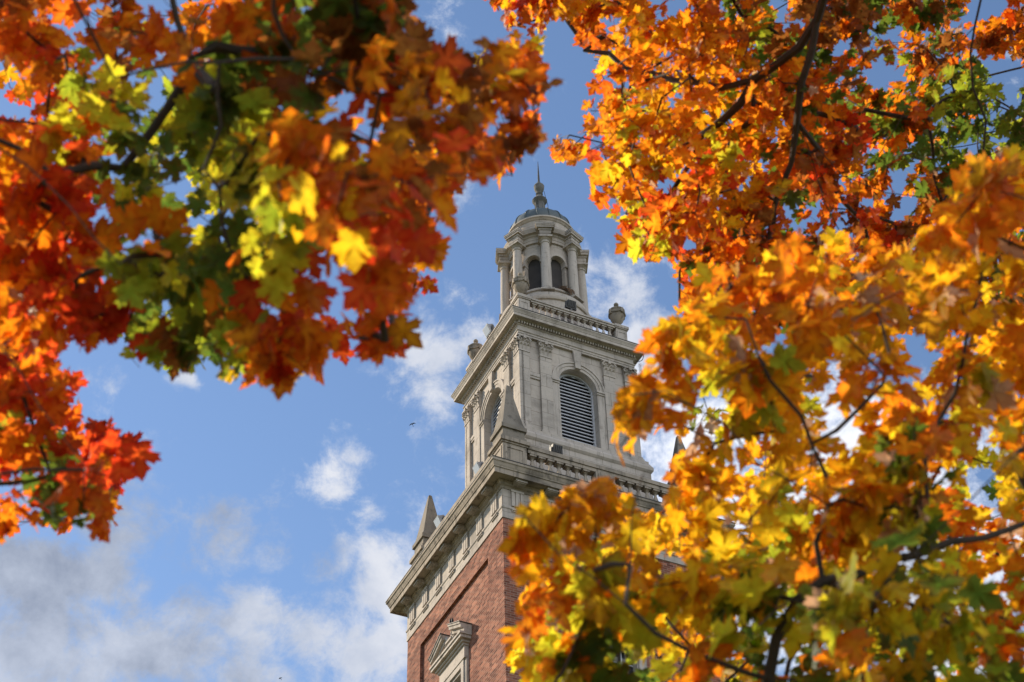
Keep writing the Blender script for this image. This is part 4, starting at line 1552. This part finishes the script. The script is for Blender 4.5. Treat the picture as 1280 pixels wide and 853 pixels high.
limbsU = [([trunkU[2], np.array([5.2, 5.2, 7.6]), au(1075, -260, 9.2), au(1045, -60, 9.6), au(1035, 0, 9.7), au(1015, 45, 9.8), au(985, 75, 9.9), au(953, 103, 10), au(925, 110, 10), au(890, 112, 10.1), au(850, 112, 10.2), au(800, 90, 10.4), au(730, 60, 10.6)], .045),
          ([au(953, 103, 10), au(945, 130, 10), au(925, 155, 10), au(895, 178, 10.1), au(840, 182, 10.2), au(800, 197, 10.3), au(740, 180, 10.4), au(710, 170, 10.4)], .034),
          ([au(1022, 25, 9.7), au(1020, 70, 9.8), au(1008, 120, 9.8), au(992, 150, 9.9), au(985, 190, 9.9), au(975, 250, 10), au(960, 300, 10)], .034),
          ([au(992, 150, 9.9), au(1010, 190, 9.9), au(1040, 220, 10), au(1100, 240, 10), au(1160, 250, 10)], .016),
          ([au(1003, 140, 9.8), au(1003, 200, 10), au(1030, 260, 10), au(1060, 300, 10)], .016),
          ([au(895, 178, 10.1), au(860, 220, 10.1), au(820, 260, 10.2), au(800, 300, 10.2)], .014),
          ([au(850, 112, 10.2), au(800, 130, 10.3), au(750, 140, 10.4)], .012),
          ([au(1045, -60, 9.6), au(880, -60, 10), au(760, -20, 10.3), au(660, 10, 10.5)], .02),
          ([np.array([5.2, 5.2, 7.6]), au(1300, -150, 9.4), au(1210, 30, 9.6), au(1215, 90, 9.7), au(1225, 160, 9.8), au(1240, 230, 9.8)], .03),
          ([au(1210, 30, 9.6), au(1150, 90, 9.7), au(1110, 170, 9.8), au(1090, 210, 9.9)], .016),
          ([trunkU[3], T1 + np.array([1.8, 1.8, 9]), T1 + np.array([2.6, 3, 10.5])], .05), ([trunkU[3], T1 + np.array([-2.2, 2.2, 9.6]), T1 + np.array([-3.2, 3.0, 11.5])], .05),
          ([trunkU[4], T1 + np.array([1.2, -1.6, 11.5]), T1 + np.array([1.6, -2.4, 12.5])], .04)]
anU = [(1130, 180, 55, 'gddO'), (1200, 100, 55, 'dgdo'), (1110, 110, 45, 'dgOb'), (640, 20, 60, 'rOoa'), (740, 40, 60, 'oOay'), (710, 160, 60, 'rOoa'), (800, 40, 70, 'aooOo'), (880, 60, 70, 'oaoao'), (780, 120, 60, 'aoOlo'), (740, 220, 50, 'oOra'), (860, 150, 60, 'aooao'), (800, 200, 60, 'oaoly'), (900, 220, 60, 'aoya'),
       (830, 260, 55, 'Oroa'), (800, 310, 40, 'lyolg'), (850, 320, 45, 'oOra'), (960, 60, 60, 'dgbgo'), (1000, 130, 60, 'obdOo'), (940, 150, 50, 'aolo'), (1060, 40, 60, 'bdoOb'), (1040, 170, 55, 'OrboO'), (1000, 240, 60, 'bOdo'), (1090, 140, 60, 'Odgo'),
       (1160, 60, 60, 'dobO'), (1180, 130, 65, 'dgdO'), (1240, 160, 60, 'ddg'), (1150, 200, 55, 'ddgo'), (1240, 50, 60, 'oOob'), (1100, 260, 60, 'Orob'), (900, 290, 50, 'rOdo'), (1200, 300, 80, 'Oobd')]
utips = np.concatenate([utips, along(limbsU, 14, .8, [], 60, 32)])
maple('maple with orange and gold leaves, its dark forking limb right of the dome', tuple(T1), trunkU, .24, limbsU, utips, anU, .092, 9, 22, .0024, [UPOLY], 20, None, .22, tan=.01, show_r=.014, holes=UH)

# ---- lower right maple, a young tree rising in front of the tower
DPOLY = [(1420, 150), (1280, 190), (1225, 200), (1200, 222), (1165, 270), (1120, 300), (1075, 280), (1040, 300), (985, 282), (958, 322), (902, 330), (868, 345), (860, 396), (826, 402), (792, 430),
         (800, 470), (750, 494), (744, 530), (775, 556), (815, 545), (842, 520), (836, 560), (800, 536), (766, 556), (776, 596), (800, 604), (822, 606), (830, 622), (814, 644), (788, 642), (784, 622), (766, 592), (740, 592), (712, 608), (694, 634), (640, 614), (616, 652), (650, 682),
         (612, 700), (648, 748), (628, 782), (642, 860), (640, 1000), (1420, 1000)]
DH = [(824, 562, 26), (832, 505, 12), (836, 600, 9), (880, 445, 8), (930, 430, 7), (1085, 700, 9), (1010, 690, 8), (905, 640, 7), (960, 690, 12), (1260, 660, 8), (1130, 560, 7), (1040, 575, 12), (1000, 770, 10), (950, 760, 8), (838, 500, 10)]
rg = np.random.default_rng(13)


def dd_(x, y, rg):
    base = 4.7 + .4 * math.sin(x * .01) - (.5 if y > 700 else 0)
    return base + abs(rg.normal(0, .45)) if rg.random() < .45 else base + rg.uniform(.8, 3.4)


dtips = sample([DPOLY], [1], 640, dd_, rg, holes=DH)
lone = np.array([at(x, y, d) for x, y, d in ((800, 580, 4.8), (820, 470, 4.8), (660, 650, 4.6), (720, 625, 4.6), (640, 715, 4.6), (760, 610, 4.7), (690, 660, 4.6), (745, 625, 4.6), (840, 430, 4.8), (835, 440, 4.8), (830, 455, 4.8), (785, 510, 4.7), (800, 500, 4.7), (850, 410, 4.8), (795, 575, 4.8), (800, 565, 4.8), (650, 640, 4.6), (665, 655, 4.6), (700, 645, 4.6), (730, 620, 4.6), (770, 625, 4.7), (635, 705, 4.6))])
dtips = np.concatenate([dtips, lone])
ext = rg.normal(0, 1, (900, 3))
ext /= np.linalg.norm(ext, axis=1)[:, None]
ext = np.array([2.9, 5.6, 5.0]) + ext * np.array([2.2, 1.9, 2.0]) * rg.uniform(.3, 1, (900, 1)) ** (1 / 3)
ext = outside(ext, [], 100)[:130]
dtips = np.concatenate([dtips, ext])
T2 = np.array([1.75, 4.6, float(hill(1.75, 4.6))])
def ad(x, y, d):
    return at(x, y, d - .45)


trunkD = [T2 + np.array([0, 0, -.1]), T2 + np.array([.02, 0, 1.2]), T2 + np.array([-.03, -.05, 2.2]), ad(960, 1010, 4.9), ad(955, 900, 4.9)]
limbsD = [([ad(955, 900, 4.9), ad(957, 852, 4.9), ad(972, 800, 4.9), ad(990, 760, 4.9), ad(1012, 735, 4.9), ad(1035, 716, 4.9), ad(1070, 704, 4.95), ad(1105, 698, 5.0), ad(1165, 687, 5.0), ad(1225, 678, 5.1), ad(1290, 650, 5.2)], .016),
          ([ad(1025, 722, 4.9), ad(1020, 695, 4.9), ad(1024, 645, 5), ad(1035, 615, 5), ad(1055, 595, 5), ad(1030, 560, 5), ad(1000, 530, 5.1), ad(950, 470, 5.1), ad(930, 400, 5.2)], .0075),
          ([ad(1024, 645, 5), ad(1000, 612, 5), ad(978, 593, 5), ad(920, 560, 5), ad(860, 500, 5)], .006),
          ([ad(957, 852, 4.9), ad(940, 820, 4.8), ad(885, 832, 4.8), ad(830, 805, 4.7), ad(760, 740, 4.7), ad(700, 690, 4.6), ad(660, 650, 4.6)], .007),
          ([ad(1012, 735, 4.9), ad(1060, 740, 4.9), ad(1160, 748, 5), ad(1215, 800, 5), ad(1290, 812, 5)], .008),
          ([ad(1165, 687, 5), ad(1150, 640, 5), ad(1160, 560, 5.1), ad(1200, 450, 5.2), ad(1230, 330, 5.3), ad(1240, 240, 5.3)], .007),
          ([ad(1030, 560, 5), ad(1100, 500, 5.1), ad(1130, 420, 5.2), ad(1060, 340, 5.3)], .006),
          ([ad(860, 500, 5), ad(820, 470, 4.9), ad(800, 500, 4.8)], .004), ([ad(760, 740, 4.7), ad(800, 640, 4.8), ad(810, 590, 4.8)], .005),
          ([T2 + np.array([0, 0, 2.2]), T2 + np.array([1.2, .5, 3.4]), T2 + np.array([1.9, .9, 4.2])], .02), ([T2 + np.array([0, 0, 2.0]), T2 + np.array([-.3, 1.2, 3.2]), T2 + np.array([0.2, 2.0, 4.0])], .02)]
anD = [(1240, 240, 60, 'aoya'), (1150, 320, 60, 'oaya'), (1080, 300, 50, 'oaat'), (980, 320, 60, 'aaoy'), (890, 370, 60, 'aaoy'), (950, 400, 60, 'oaya'), (1040, 390, 60, 'yoaa'), (1130, 410, 60, 'ayat'), (1230, 400, 70, 'aaoy'),
       (800, 510, 50, 'aaoa'), (800, 575, 40, 'aa'), (850, 460, 50, 'aaoy'), (900, 500, 50, 'lgyal'), (960, 490, 45, 'gloa'), (1050, 480, 55, 'ayoa'), (1150, 520, 60, 'oydo'), (1240, 520, 70, 'aoyl'), (900, 580, 60, 'oalya'), (980, 570, 55, 'ayOy'),
       (1050, 560, 50, 'aay'), (660, 640, 50, 'aay'), (740, 610, 50, 'aaa'), (640, 715, 45, 'oaO'), (700, 700, 55, 'lylg'), (760, 690, 50, 'yyla'), (720, 770, 55, 'lgyol'), (780, 820, 60, 'dddg'), (660, 800, 45, 'aoly'), (840, 740, 55, 'aayly'),
       (880, 680, 55, 'yaay'), (860, 820, 55, 'oaly'), (950, 700, 50, 'lgay'), (930, 780, 50, 'gldo'), (1060, 640, 55, 'oayl'), (1060, 780, 60, 'ldgoa'), (1140, 760, 60, 'dgly'), (1160, 640, 60, 'dlaO'), (1240, 640, 60, 'oyda'), (1240, 760, 60, 'lagoy'), (1180, 830, 60, 'gdyo')]
dtips = np.concatenate([dtips, along(limbsD, 8, .4, [], 60, 33)])
maple('young maple with golden orange leaves before the lower wall, dark branch curving up', tuple(T2), trunkD, .05, limbsD, dtips, anD, .086, 9, 23, .0019, [DPOLY], 30, None, .13, tan=.045, show_r=.0055, holes=DH)
